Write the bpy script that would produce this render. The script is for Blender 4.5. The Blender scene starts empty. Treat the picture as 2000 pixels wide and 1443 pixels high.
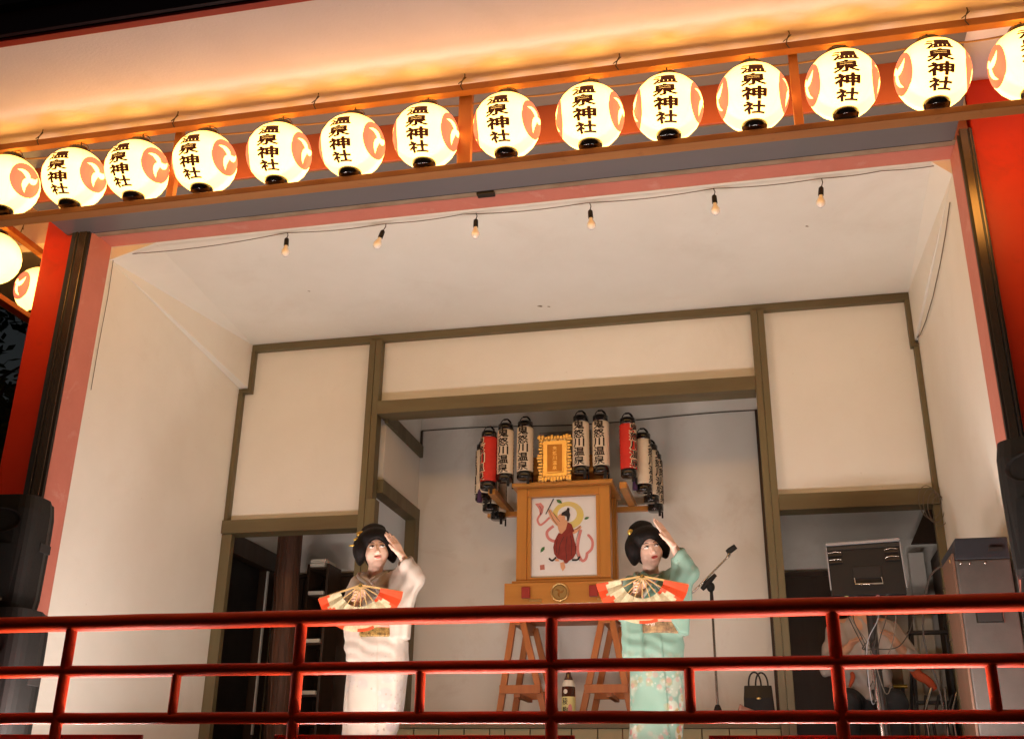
import bpy, bmesh, math, random
import numpy as np
from mathutils import Vector, Matrix

# ------------------------------------------------------------------ scene, camera, sky, exposure
SC = bpy.context.scene
COL = SC.collection
RND = random.Random(7)

CAMZ = 1.55
cam_data = bpy.data.cameras.new("camera")
cam_data.sensor_width = 36.0
cam_data.lens = 37.94
cam_data.clip_start = 0.05
cam_data.clip_end = 600.0
cam = bpy.data.objects.new("camera", cam_data)
COL.objects.link(cam)
_r = Vector((0.975133, 0.221150, 0.014446))
_u = Vector((0.069783, -0.368258, 0.927101))
cam.matrix_world = Matrix.Identity(4)
_r.normalize(); _b = _r.cross(_u); _b.normalize(); _u = _b.cross(_r)
cam.matrix_world = Matrix(((_r.x, _u.x, _b.x, 0.0), (_r.y, _u.y, _b.y, 0.0), (_r.z, _u.z, _b.z, CAMZ), (0, 0, 0, 1)))
SC.camera = cam

W = bpy.data.worlds.new("World")
SC.world = W
W.use_nodes = True
wn = W.node_tree
wn.nodes.clear()
_sky = wn.nodes.new("ShaderNodeTexSky")
_sky.sky_type = 'NISHITA'
_sky.sun_disc = False
_sky.sun_elevation = math.radians(-0.7)
_sky.sun_rotation = math.radians(200)
_bg = wn.nodes.new("ShaderNodeBackground")
_bg.inputs[1].default_value = 0.05
_out = wn.nodes.new("ShaderNodeOutputWorld")
wn.links.new(_sky.outputs[0], _bg.inputs[0])
wn.links.new(_bg.outputs[0], _out.inputs[0])

SC.render.engine = 'CYCLES'
SC.cycles.use_denoising = True
SC.cycles.max_bounces = 6
SC.cycles.diffuse_bounces = 4
SC.cycles.glossy_bounces = 3
SC.cycles.sample_clamp_indirect = 6.0
SC.view_settings.view_transform = 'Standard'
SC.view_settings.look = 'None'
SC.view_settings.exposure = 0.0
SC.view_settings.gamma = 1.0
SC.view_settings.use_curve_mapping = False

LANTERN_RGB = (1.0, 0.51, 0.105)
LANTERN_POWER = 7.2
TUBE_RGB = (1.0, 0.90, 0.82)
TUBE_POWER = 47.0

# ------------------------------------------------------------------ materials
MATS = {}

def mat(name, col, rough=0.6, metal=0.0, var=0.0, vscale=6.0, stretch=(1, 1, 1), bump=0.0, bscale=40.0,
        col2=None, emit=None, estr=0.0, coat=0.0, spec=0.5, sheen=0.0, trans=0.0, alpha=1.0, ior=1.45, coords='Object'):
    m = bpy.data.materials.new(name)
    m.use_nodes = True
    nt = m.node_tree
    b = nt.nodes['Principled BSDF']
    b.inputs['Base Color'].default_value = (*col, 1)
    b.inputs['Roughness'].default_value = rough
    b.inputs['Metallic'].default_value = metal
    b.inputs['Specular IOR Level'].default_value = spec
    b.inputs['Coat Weight'].default_value = coat
    b.inputs['Coat Roughness'].default_value = 0.12
    b.inputs['Sheen Weight'].default_value = sheen
    b.inputs['Transmission Weight'].default_value = trans
    b.inputs['IOR'].default_value = ior
    if emit:
        b.inputs['Emission Color'].default_value = (*emit, 1)
        b.inputs['Emission Strength'].default_value = estr
    if var > 0 or bump > 0:
        tc = nt.nodes.new('ShaderNodeTexCoord')
        mp = nt.nodes.new('ShaderNodeMapping')
        mp.inputs['Scale'].default_value = stretch
        nt.links.new(tc.outputs[coords], mp.inputs[0])
    if var > 0:
        n = nt.nodes.new('ShaderNodeTexNoise')
        n.inputs['Scale'].default_value = vscale
        n.inputs['Detail'].default_value = 6
        n.inputs['Roughness'].default_value = 0.62
        nt.links.new(mp.outputs[0], n.inputs['Vector'])
        r = nt.nodes.new('ShaderNodeMapRange')
        r.inputs[1].default_value = 0.3
        r.inputs[2].default_value = 0.7
        nt.links.new(n.outputs[0], r.inputs[0])
        mx = nt.nodes.new('ShaderNodeMix')
        mx.data_type = 'RGBA'
        c2 = col2 if col2 else tuple(c * (1 - var) for c in col)
        mx.inputs[6].default_value = (*col, 1)
        mx.inputs[7].default_value = (*c2, 1)
        nt.links.new(r.outputs[0], mx.inputs[0])
        nt.links.new(mx.outputs[2], b.inputs['Base Color'])
        rr = nt.nodes.new('ShaderNodeMapRange')
        rr.inputs[3].default_value = max(0.02, rough - 0.08)
        rr.inputs[4].default_value = min(1.0, rough + 0.1)
        nt.links.new(n.outputs[0], rr.inputs[0])
        nt.links.new(rr.outputs[0], b.inputs['Roughness'])
    if bump > 0:
        n2 = nt.nodes.new('ShaderNodeTexNoise')
        n2.inputs['Scale'].default_value = bscale
        n2.inputs['Detail'].default_value = 4
        nt.links.new(mp.outputs[0], n2.inputs['Vector'])
        bp = nt.nodes.new('ShaderNodeBump')
        bp.inputs['Strength'].default_value = bump
        bp.inputs['Distance'].default_value = 0.01
        nt.links.new(n2.outputs[0], bp.inputs['Height'])
        nt.links.new(bp.outputs[0], b.inputs['Normal'])
    MATS[name] = m
    return m

mat('plaster', (0.83, 0.80, 0.73), 0.75, var=0.05, vscale=1.3, bump=0.12, bscale=90, col2=(0.77, 0.735, 0.66))
mat('alcove_plaster', (0.81, 0.78, 0.72), 0.75, var=0.06, vscale=1.6, bump=0.12, bscale=90, col2=(0.75, 0.715, 0.655))
mat('soffit', (0.85, 0.76, 0.80), 0.75, var=0.05, vscale=1.4, bump=0.18, bscale=60, col2=(0.80, 0.70, 0.73))
mat('pink', (0.60, 0.21, 0.16), 0.55, var=0.1, vscale=2.5, bump=0.25, bscale=30, col2=(0.53, 0.175, 0.13))
mat('vermilion', (0.93, 0.055, 0.010), 0.42, var=0.1, vscale=3.0, bump=0.05, bscale=40, col2=(0.87, 0.046, 0.009))
mat('rail_red', (0.58, 0.050, 0.008), 0.5, spec=0.16, var=0.3, vscale=9, stretch=(0.25, 1, 1), bump=0.06, bscale=60, col2=(0.42, 0.026, 0.008))
mat('board_red', (0.33, 0.030, 0.020), 0.45, var=0.25, vscale=7, stretch=(0.3, 1, 1), bump=0.08)
mat('shutter_face_lit', (0.34, 0.085, 0.055), 0.42, var=0.12, vscale=2, stretch=(0.3, 1, 1))  # lantern glow put into the red; the shutter steel itself is slate grey
mat('shutter_under', (0.135, 0.135, 0.155), 0.35, var=0.12, vscale=2, stretch=(0.3, 1, 1))
mat('bronze', (0.17, 0.12, 0.085), 0.22, metal=0.75, var=0.2, vscale=5, stretch=(1, 1, 0.1))
mat('navy_steel', (0.07, 0.075, 0.10), 0.3, metal=0.3, var=0.2, vscale=5, stretch=(1, 1, 0.1))
mat('track', (0.42, 0.34, 0.25), 0.5, metal=0.2, var=0.45, vscale=7, stretch=(0.4, 1, 1), col2=(0.24, 0.15, 0.09))
mat('dark_metal', (0.03, 0.025, 0.022), 0.45, metal=0.4)
mat('olive', (0.160, 0.132, 0.066), 0.5, var=0.25, vscale=5, stretch=(1, 1, 0.12), bump=0.05, col2=(0.105, 0.076, 0.034))
mat('olive_h', (0.160, 0.132, 0.066), 0.5, var=0.25, vscale=5, stretch=(0.12, 1, 1), bump=0.05, col2=(0.105, 0.076, 0.034))
mat('kick_panel', (0.36, 0.32, 0.17), 0.5, var=0.15, vscale=4, stretch=(1, 1, 0.2), bump=0.05)
mat('wood_frame', (0.43, 0.175, 0.05), 0.5, var=0.4, vscale=8, stretch=(0.12, 1, 1), bump=0.1, col2=(0.34, 0.12, 0.032))
mat('wood_upright', (0.43, 0.175, 0.05), 0.5, var=0.4, vscale=8, stretch=(1, 1, 0.12), bump=0.1, col2=(0.34, 0.12, 0.032))
mat('float_wood', (0.52, 0.225, 0.045), 0.38, var=0.3, vscale=9, stretch=(1, 1, 0.1), bump=0.04, col2=(0.42, 0.165, 0.03), coat=0.15)
mat('float_wood_h', (0.52, 0.225, 0.045), 0.38, var=0.3, vscale=9, stretch=(0.1, 1, 1), bump=0.04, col2=(0.42, 0.165, 0.03), coat=0.15)
mat('trestle_wood', (0.47, 0.16, 0.034), 0.45, var=0.3, vscale=9, stretch=(1, 1, 0.15), bump=0.05, col2=(0.32, 0.09, 0.02))
mat('night_dark', (0.014, 0.011, 0.009), 0.5, var=0.3)
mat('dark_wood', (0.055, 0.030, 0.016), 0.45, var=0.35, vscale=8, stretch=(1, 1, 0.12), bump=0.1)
mat('log_wood', (0.11, 0.045, 0.022), 0.6, var=0.5, vscale=22, stretch=(1, 1, 0.1), bump=0.6, bscale=45, col2=(0.04, 0.018, 0.01))
mat('black_lacquer', (0.010, 0.008, 0.007), 0.16, coat=0.6)
mat('black_plastic', (0.006, 0.0055, 0.005), 0.7, var=0.2, vscale=60, bump=0.15, bscale=200)
mat('black_matte', (0.016, 0.014, 0.013), 0.7)
mat('grille', (0.004, 0.004, 0.004), 0.75, metal=0.3, bump=0.5, bscale=350)
mat('cord', (0.035, 0.025, 0.018), 0.6)
mat('cord_thin', (0.13, 0.10, 0.075), 0.6)
mat('cord_tan', (0.30, 0.17, 0.08), 0.5)
mat('wire', (0.10, 0.085, 0.07), 0.4, metal=0.8)
mat('chrome', (0.55, 0.53, 0.50), 0.18, metal=1.0)
mat('gold', (0.82, 0.58, 0.25), 0.32, metal=1.0, var=0.15, vscale=30)
mat('fascia', (0.050, 0.012, 0.010), 0.5, var=0.3, vscale=3)
mat('fascia_red', (0.45, 0.03, 0.02), 0.45)
mat('roof', (0.03, 0.028, 0.03), 0.6, var=0.3, vscale=3)
mat('concrete', (0.22, 0.21, 0.20), 0.85, var=0.25, vscale=2, bump=0.2)
mat('stage_boards', (0.20, 0.12, 0.06), 0.45, var=0.3, vscale=7, stretch=(0.1, 1, 1))
mat('ground', (0.055, 0.054, 0.055), 0.9, var=0.3, vscale=1.5, bump=0.4, bscale=120)
mat('foliage', (0.045, 0.075, 0.025), 0.6, var=0.5, vscale=9)
mat('bark', (0.07, 0.05, 0.035), 0.85, var=0.4, vscale=10, bump=0.5)
mat('white_paint', (0.72, 0.69, 0.63), 0.5, var=0.08, vscale=5)
mat('paper_white', (0.72, 0.67, 0.56), 0.8, var=0.06, vscale=20)

def weather(name, tint, amt, scale, thr=0.56, spots=0.0):
    """old stains and scuffs with a shape of their own, mixed over a plain wall colour"""
    m = MATS[name]; nt = m.node_tree; b = nt.nodes['Principled BSDF']; L = nt.links.new
    src = b.inputs['Base Color'].links[0].from_socket
    tc = nt.nodes.new('ShaderNodeTexCoord')
    n = nt.nodes.new('ShaderNodeTexNoise'); n.inputs['Scale'].default_value = scale; n.inputs['Detail'].default_value = 8; n.inputs['Roughness'].default_value = 0.7; n.inputs['Distortion'].default_value = 0.6
    L(tc.outputs['Object'], n.inputs['Vector'])
    r = nt.nodes.new('ShaderNodeMapRange'); r.inputs[1].default_value = thr; r.inputs[2].default_value = thr + 0.16; r.inputs[4].default_value = amt
    L(n.outputs[0], r.inputs[0])
    fac = r.outputs[0]
    if spots > 0:
        v = nt.nodes.new('ShaderNodeTexVoronoi'); v.inputs['Scale'].default_value = 5.5; L(tc.outputs['Object'], v.inputs['Vector'])
        q = nt.nodes.new('ShaderNodeMapRange'); q.inputs[1].default_value = 0.055; q.inputs[2].default_value = 0.02; q.inputs[4].default_value = spots
        L(v.outputs['Distance'], q.inputs[0])
        mxm = nt.nodes.new('ShaderNodeMath'); mxm.operation = 'MAXIMUM'; L(fac, mxm.inputs[0]); L(q.outputs[0], mxm.inputs[1]); fac = mxm.outputs[0]
    mx = nt.nodes.new('ShaderNodeMix'); mx.data_type = 'RGBA'; L(fac, mx.inputs[0]); L(src, mx.inputs[6]); mx.inputs[7].default_value = (*tint, 1)
    L(mx.outputs[2], b.inputs['Base Color'])
weather('plaster', (0.60, 0.52, 0.43), 0.20, 1.1, 0.55, 0.30)
weather('alcove_plaster', (0.52, 0.42, 0.34), 0.34, 1.5, 0.54, 0.22)
weather('soffit', (0.58, 0.50, 0.46), 0.20, 1.0, 0.55, 0.25)
weather('pink', (0.66, 0.40, 0.34), 0.5, 5.0, 0.58)
weather('vermilion', (0.62, 0.05, 0.015), 0.5, 3.0, 0.56)
weather('rail_red', (0.20, 0.015, 0.010), 0.6, 14.0, 0.58)
weather('wood_frame', (0.20, 0.07, 0.02), 0.6, 9.0, 0.60)

# ------------------------------------------------------------------ geometry helpers
class MB:
    def __init__(s):
        s.v = []; s.f = []; s.sm = []
    def add(s, vs, fs, smooth=False):
        o = len(s.v)
        s.v += [tuple(p) for p in vs]
        s.f += [tuple(i + o for i in f) for f in fs]
        s.sm += [smooth] * len(fs)
        return s
    def box(s, x0, x1, y0, y1, z0, z1):
        vs = [(x0, y0, z0), (x1, y0, z0), (x1, y1, z0), (x0, y1, z0), (x0, y0, z1), (x1, y0, z1), (x1, y1, z1), (x0, y1, z1)]
        return s.add(vs, [(0, 3, 2, 1), (4, 5, 6, 7), (0, 1, 5, 4), (1, 2, 6, 5), (2, 3, 7, 6), (3, 0, 4, 7)])
    def hexa(s, vs):
        return s.add(vs, [(0, 3, 2, 1), (4, 5, 6, 7), (0, 1, 5, 4), (1, 2, 6, 5), (2, 3, 7, 6), (3, 0, 4, 7)])
    def bar(s, p, q, w, h, up=(0, 0, 1)):
        p = Vector(p); q = Vector(q); d = (q - p).normalized(); u = Vector(up)
        if abs(d.dot(u)) > 0.98: u = Vector((0, 1, 0))
        a = d.cross(u).normalized(); b = a.cross(d).normalized()
        a *= w / 2; b *= h / 2
        vs = [p - a - b, p + a - b, q + a - b, q - a - b, p - a + b, p + a + b, q + a + b, q - a + b]
        return s.add(vs, [(0, 3, 2, 1), (4, 5, 6, 7), (0, 1, 5, 4), (1, 2, 6, 5), (2, 3, 7, 6), (3, 0, 4, 7)])
    def tube(s, pts, rad, seg=10, caps=True, smooth=True):
        pts = [Vector(p) for p in pts]; n = len(pts)
        rads = rad if isinstance(rad, (list, tuple)) else [rad] * n
        t0 = (pts[1] - pts[0]).normalized()
        ref = Vector((0, 0, 1)) if abs(t0.z) < 0.9 else Vector((1, 0, 0))
        a = t0.cross(ref).normalized(); vs = []; fs = []
        for i in range(n):
            t = ((pts[min(i + 1, n - 1)] - pts[max(i - 1, 0)])).normalized()
            a = (a - t * a.dot(t)).normalized(); b = t.cross(a)
            for k in range(seg):
                an = 2 * math.pi * k / seg
                vs.append(pts[i] + (a * math.cos(an) + b * math.sin(an)) * rads[i])
        for i in range(n - 1):
            for k in range(seg):
                k2 = (k + 1) % seg
                fs.append((i * seg + k, i * seg + k2, (i + 1) * seg + k2, (i + 1) * seg + k))
        s.add(vs, fs, smooth)
        if caps:
            s.add(vs[:seg], [tuple(range(seg - 1, -1, -1))]); s.add(vs[-seg:], [tuple(range(seg))])
        return s
    def lathe(s, prof, c=(0, 0, 0), seg=20, smooth=True, sx=1.0, sy=1.0, caps=True):
        vs = []; fs = []; n = len(prof)
        for r, z in prof:
            for k in range(seg):
                an = 2 * math.pi * k / seg
                vs.append((c[0] + r * sx * math.cos(an), c[1] + r * sy * math.sin(an), c[2] + z))
        for i in range(n - 1):
            for k in range(seg):
                k2 = (k + 1) % seg
                fs.append((i * seg + k, i * seg + k2, (i + 1) * seg + k2, (i + 1) * seg + k))
        s.add(vs, fs, smooth)
        if not caps: return s
        if prof[0][0] > 1e-5: s.add(vs[:seg], [tuple(range(seg - 1, -1, -1))])
        if prof[-1][0] > 1e-5: s.add(vs[-seg:], [tuple(range(seg))])
        return s
    def ell(s, c, r, seg=14, rings=8, rot=None):
        vs = []; fs = []
        for i in range(rings + 1):
            t = math.pi * i / rings - math.pi / 2
            for k in range(seg):
                an = 2 * math.pi * k / seg
                p = Vector((r[0] * math.cos(t) * math.cos(an), r[1] * math.cos(t) * math.sin(an), r[2] * math.sin(t)))
                if rot is not None: p = rot @ p
                vs.append((c[0] + p.x, c[1] + p.y, c[2] + p.z))
        for i in range(rings):
            for k in range(seg):
                k2 = (k + 1) % seg
                fs.append((i * seg + k, i * seg + k2, (i + 1) * seg + k2, (i + 1) * seg + k))
        return s.add(vs, fs, True)
    def prism(s, poly, y0, y1):
        n = len(poly)
        vs = [(x, y0, z) for x, z in poly] + [(x, y1, z) for x, z in poly]
        fs = [tuple(range(n)), tuple(range(2 * n - 1, n - 1, -1))]
        for i in range(n):
            j = (i + 1) % n
            fs.append((i, i + n, j + n, j))
        return s.add(vs, fs)
    def build(s, name, m, parent=None, bevel=0.0, origin=None):
        return make_obj(name, s.v, s.f, m, parent, bevel, s.sm, origin)

def world_loc(o):
    l = Vector((0, 0, 0))
    while o is not None:
        l += o.location; o = o.parent
    return l

def make_obj(name, vs, fs, m, parent=None, bevel=0.0, sm=None, origin=None):
    base = world_loc(parent) if parent is not None else Vector((0, 0, 0))
    if origin is None:
        org = Vector((sum(v[0] for v in vs) / len(vs), sum(v[1] for v in vs) / len(vs), min(v[2] for v in vs)))
    else:
        org = Vector(origin)
    me = bpy.data.meshes.new(name)
    me.from_pydata([(v[0] - org.x, v[1] - org.y, v[2] - org.z) for v in vs], [], fs)
    if sm is not None: me.polygons.foreach_set('use_smooth', sm)
    bm = bmesh.new(); bm.from_mesh(me)
    bmesh.ops.recalc_face_normals(bm, faces=bm.faces)
    if bevel > 0:
        bmesh.ops.bevel(bm, geom=[e for e in bm.edges if len(e.link_faces) == 2 and e.calc_face_angle() > 0.6], offset=bevel, segments=2, profile=0.6, affect='EDGES')
    bm.to_mesh(me); bm.free()
    o = bpy.data.objects.new(name, me)
    me.materials.append(MATS[m] if isinstance(m, str) else m)
    COL.objects.link(o)
    o.location = org - base
    if parent is not None: o.parent = parent
    return o

def thing(name, loc, label, cat, group=None):
    o = bpy.data.objects.new(name, None)
    o.empty_display_size = 0.1
    COL.objects.link(o)
    o.location = loc
    return tag(o, label, cat, group)

def tag(o, label, cat, group=None):
    o['label'] = label; o['category'] = cat
    if group: o['group'] = group
    return o

def box(name, m, parent, x0, x1, y0, y1, z0, z1, bevel=0.0):
    return MB().box(x0, x1, y0, y1, z0, z1).build(name, m, parent, bevel)

def copy_tree(o, loc=None, rz=0.0, parent=None):
    c = o.copy(); COL.objects.link(c)
    c.parent = parent
    if loc is not None: c.location = loc
    if rz: c.rotation_euler.z += rz
    for ch in list(o.children): copy_tree(ch, None, 0.0, c)
    return c

# ---- lettering: glyph outlines as flat triangles, cut fine enough to be wrapped on a curved surface
_GL = {}
def _fill(ch, off):
    c = bpy.data.curves.new('glyph', 'FONT'); c.body = ch; c.offset = off; c.resolution_u = 2
    c.dimensions = '2D'; c.fill_mode = 'FRONT'
    o = bpy.data.objects.new('glyph', c); COL.objects.link(o)
    dg = bpy.context.evaluated_depsgraph_get(); dg.update()
    ev = o.evaluated_get(dg); me = ev.to_mesh()
    bm = bmesh.new(); bm.from_mesh(me)
    ev.to_mesh_clear()
    bpy.data.objects.remove(o); bpy.data.curves.remove(c)
    return bm, sum(f.calc_area() for f in bm.faces)

def glyph(ch, bold=0.02):
    if (ch, bold) in _GL: return _GL[(ch, bold)]
    b0, a0 = _fill(ch, 0.0); b1, a1 = _fill(ch, 0.004); b1.free()
    bm = b0
    for k in (1.0, 0.85, 0.7, 0.55, 0.4, 0.25):
        b2, a2 = _fill(ch, bold * k)
        if a2 > a0 + 0.72 * (a1 - a0) * bold * k / 0.004:
            b0.free(); bm = b2; break
        b2.free()
    xs = [v.co.x for v in bm.verts]; ys = [v.co.y for v in bm.verts]
    x0, x1, y0, y1 = min(xs), max(xs), min(ys), max(ys)
    for v in bm.verts:
        v.co.x = (v.co.x - x0) / (x1 - x0) - 0.5; v.co.y = (v.co.y - y0) / (y1 - y0) - 0.5; v.co.z = 0
    for ax in (0, 1):
        for k in range(1, 6):
            co = [0, 0, 0]; no = [0, 0, 0]; co[ax] = k / 6 - 0.5; no[ax] = 1
            bmesh.ops.bisect_plane(bm, geom=bm.verts[:] + bm.edges[:] + bm.faces[:], plane_co=co, plane_no=no)
    bm.verts.index_update()
    r = ([(v.co.x, v.co.y) for v in bm.verts], [tuple(v.index for v in f.verts) for f in bm.faces])
    bm.free()
    _GL[(ch, bold)] = r
    return r

def column_text(txt, w, h, pitch, bold=0.02):
    """vertical line of characters, centred: list of (x, y) and faces"""
    vs = []; fs = []; n = len(txt)
    for i, ch in enumerate(txt):
        g, f = glyph(ch, bold)
        cy = (n - 1) / 2 * pitch - i * pitch
        o = len(vs)
        vs += [(x * w, y * h + cy) for x, y in g]
        fs += [tuple(k + o for k in q) for q in f]
    return vs, fs

def noise1(seed):
    r = random.Random(seed)
    ph = [(r.uniform(0.6, 3.2), r.uniform(0, 6.28), r.uniform(0.3, 1)) for _ in range(6)]
    return lambda t: sum(a * math.sin(f * t + p) for f, p, a in ph) / 3

# ------------------------------------------------------------------ ground
F = 1.70           # stage floor level
PL = 2.15          # level of the raised alcove floor
g = MB().add([(-150, -60, 0), (150, -60, 0), (150, 200, 0), (-150, 200, 0)], [(0, 1, 2, 3)]).build('ground', 'ground')
g['kind'] = 'structure'

# ------------------------------------------------------------------ the stage hall
H = thing('stage_hall', (-1.6, 6.0, 0), 'vermilion-pillared stage hall with white plaster interior and broad pale eaves', 'building')
box('foundation', 'concrete', H, -6.6, 3.6, 5.16, 9.9, 0.0, 1.56)
# stage floor of single boards
fl = box('stage_floor', 'stage_boards', H, -6.6, 3.6, 5.12, 9.9, 1.56, 1.66)
me_b = None
for i in range(26):
    y = 5.12 + i * 0.124
    if me_b is None:
        b = box('floor_board', 'stage_boards', fl, -6.6, 3.6, y, y + 0.121, 1.663, 1.70, 0.003); me_b = b
    else:
        c = me_b.copy(); COL.objects.link(c); c.location.y += i * 0.124; c.parent = fl

# walls of the stage box (slightly splayed), ceiling, cove strips
def slab(name, m, parent, pts, th, bevel=0.0):
    """closed plate: four corner points pushed back by th along the face normal"""
    p = [Vector(q) for q in pts]
    n = (p[1] - p[0]).cross(p[3] - p[0]).normalized() * th
    return MB().hexa([*p, *[q + n for q in p]]).build(name, m, parent, bevel)

slab('side_wall', 'plaster', H, [(-4.562, 6.302, 1.70), (-4.562, 6.302, 5.45), (-4.437, 8.30, 5.45), (-4.437, 8.30, 1.70)], 0.12)
slab('side_wall', 'plaster', H, [(1.362, 6.302, 1.70), (1.345, 8.30, 1.70), (1.345, 8.30, 5.45), (1.362, 6.302, 5.45)], 0.12)
slab('ceiling', 'plaster', H, [(-4.70, 6.302, 5.385), (-4.70, 8.42, 5.402), (1.50, 8.42, 5.402), (1.50, 6.302, 5.385)], -0.12)
MB().add([(-4.561, 6.305, 5.28), (-4.20, 6.305, 5.384), (-4.348, 8.30, 5.40), (-4.348, 8.30, 4.978), (-4.435, 8.30, 4.978),
          (-4.561, 6.305, 5.384), (-4.435, 8.30, 5.40)],
         [(0, 1, 2, 3), (0, 3, 4), (0, 4, 6, 5), (5, 6, 2, 1), (0, 5, 1), (3, 2, 6, 4)]).build('cove', 'plaster', H)
MB().add([(1.361, 6.305, 5.28), (1.25, 6.305, 5.384), (1.318, 8.30, 5.40), (1.318, 8.30, 4.99), (1.344, 8.30, 4.99),
          (1.361, 6.305, 5.384), (1.344, 8.30, 5.40)],
         [(0, 3, 2, 1), (0, 4, 3), (0, 5, 6, 4), (5, 1, 2, 6), (0, 1, 5), (3, 4, 6, 2)]).build('cove', 'plaster', H)

for (x, y), r_ in (((-1.62, 7.95), .022), ((-1.55, 7.97), .014), ((-3.4, 7.3), .012), ((0.5, 7.0), .012)):
    zc = 5.385 + (y - 6.302) * .0080
    MB().add([(x + r_ * (1 + .35 * math.sin(3 * a + x)) * math.cos(a), y + r_ * .7 * math.sin(a), zc - .004 - .003 * math.cos(a)) for a in [2 * math.pi * i / 9 for i in range(9)]], [tuple(range(9))]).build('paint_flake', 'track', H)
# back wall: infill panels
bw = box('back_wall', 'plaster', H, -3.21, 0.18, 8.32, 8.40, 4.74, 5.39)
box('infill_panel', 'plaster', bw, -4.44, -3.21, 8.32, 8.40, 3.74, 5.39)
box('infill_panel', 'plaster', bw, 0.18, 1.345, 8.32, 8.40, 3.74, 5.39)
# timber frame of the back wall
tf = box('timber_frame', 'olive_h', H, -4.35, 1.318, 8.262, 8.325, 5.337, 5.399, 0.003)
def member(x0, x1, z0, z1, y0=8.262, y1=8.325, m='olive', name='timber'):
    return box(name, m, tf, x0, x1, y0, y1, z0, z1, 0.003)
member(-4.352, -4.318, 4.975, 5.336)
member(-4.434, -4.318, 4.938, 4.974)
member(-4.437, -4.398, 3.772, 4.937)
member(-4.437, -4.345, F, 3.656)
member(-4.437, -3.212, 3.657, 3.771, 8.24, 8.42, 'olive_h')
member(-3.211, -3.156, F, 5.336, 8.235, 8.345)
member(-3.153, -3.098, 3.9, 5.336, 8.238, 8.345)
member(-3.153, -3.068, F, 3.899, 8.238, 8.345)
member(-3.097, 0.074, 4.64, 4.757, 8.22, 8.42, 'olive_h')
member(0.075, 0.128, F, 5.336, 8.235, 8.345)
member(0.130, 0.182, F, 5.336, 8.238, 8.345)
member(0.183, 1.343, 3.66, 3.784, 8.24, 8.42, 'olive_h')
member(1.282, 1.319, 4.955, 5.336)
member(1.283, 1.345, 4.93, 4.954)
member(1.305, 1.344, 3.785, 4.929)
member(1.285, 1.344, F, 3.659)

# alcove
alc = box('alcove', 'alcove_plaster', H, -3.12, 0.14, 9.40, 9.50, PL, 5.45)
box('alcove_ceiling', 'alcove_plaster', alc, -3.12, 0.14, 8.42, 9.40, 5.36, 5.45)
box('alcove_wall', 'alcove_plaster', alc, -3.16, -3.075, 8.41, 9.399, 4.04, 5.36)
box('alcove_wall', 'alcove_plaster', alc, 0.085, 0.17, 8.41, 9.399, PL, 5.36)
box('alcove_beam', 'olive', alc, -3.075, -3.045, 8.36, 9.399, 4.605, 4.72, 0.003)
box('alcove_beam', 'olive', alc, -3.16, -3.05, 8.36, 9.399, 3.98, 4.10, 0.003)
box('alcove_post', 'olive', alc, -3.15, -3.05, 9.28, 9.399, PL, 3.979, 0.003)
box('alcove_corner_strip', 'dark_wood', alc, -3.074, -3.055, 9.375, 9.399, 4.73, 4.87)
box('alcove_corner_strip', 'dark_wood', alc, 0.060, 0.084, 9.37, 9.399, PL, 4.88)
MB().tube([(-3.07 + 3.14 * t, 9.392, 4.875 + 0.012 * math.sin(9 * t) - 0.02 * math.sin(math.pi * t)) for t in [i / 20 for i in range(21)]], 0.005, 6).build('picture_wire', 'wire', alc)
# raised alcove floor with board front
plat = box('alcove_platform', 'stage_boards', H, -3.066, 0.074, 8.36, 9.399, 1.71, PL - 0.004)
box('platform_edge', 'olive_h', plat, -3.066, 0.074, 8.31, 8.359, PL - 0.06, PL, 0.004)
joints = [-3.066, -2.87, -2.67, -2.47, -2.27, -2.069, -1.952, -1.757, -1.443, -1.247, -1.062, -0.87, -0.675, -0.486, -0.29, -0.099, 0.074]
for a, b2 in zip(joints, joints[1:]):
    box('front_board', 'kick_panel', plat, a + 0.004, b2 - 0.004, 8.328 + RND.uniform(-.002, .002), 8.359, 1.71, PL - 0.062, 0.003)

# rooms behind the side doorways
lr = box('left_store_room', 'alcove_plaster', H, -5.3, -3.17, 9.60, 9.70, 3.545, 5.0)
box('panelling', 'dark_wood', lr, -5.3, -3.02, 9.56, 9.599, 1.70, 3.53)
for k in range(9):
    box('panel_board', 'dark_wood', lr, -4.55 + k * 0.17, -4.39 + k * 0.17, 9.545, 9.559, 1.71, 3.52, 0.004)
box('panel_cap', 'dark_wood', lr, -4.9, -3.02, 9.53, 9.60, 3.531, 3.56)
box('room_ceiling', 'alcove_plaster', lr, -5.3, -3.165, 8.425, 9.60, 4.4, 4.5)
box('room_wall', 'alcove_plaster', lr, -4.60, -4.50, 8.43, 9.60, 3.74, 4.4)
box('door_lintel', 'dark_wood', lr, -4.60, -4.46, 8.43, 9.60, 3.56, 3.735, 0.004)
box('door_jamb', 'dark_wood', lr, -4.60, -4.47, 9.30, 9.44, 1.70, 3.555, 0.004)
box('jamb_edge', 'white_paint', lr, -4.469, -4.455, 9.255, 9.285, 2.10, 3.54)
box('exit_dark_panel', 'night_dark', lr, -4.58, -4.54, 8.5, 9.25, 1.70, 3.555, 0.004)  # near-black panel standing in for the night darkness of the open exit
box('room_wall', 'alcove_plaster', lr, -4.60, -4.505, 9.45, 9.60, 1.70, 3.555)

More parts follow.
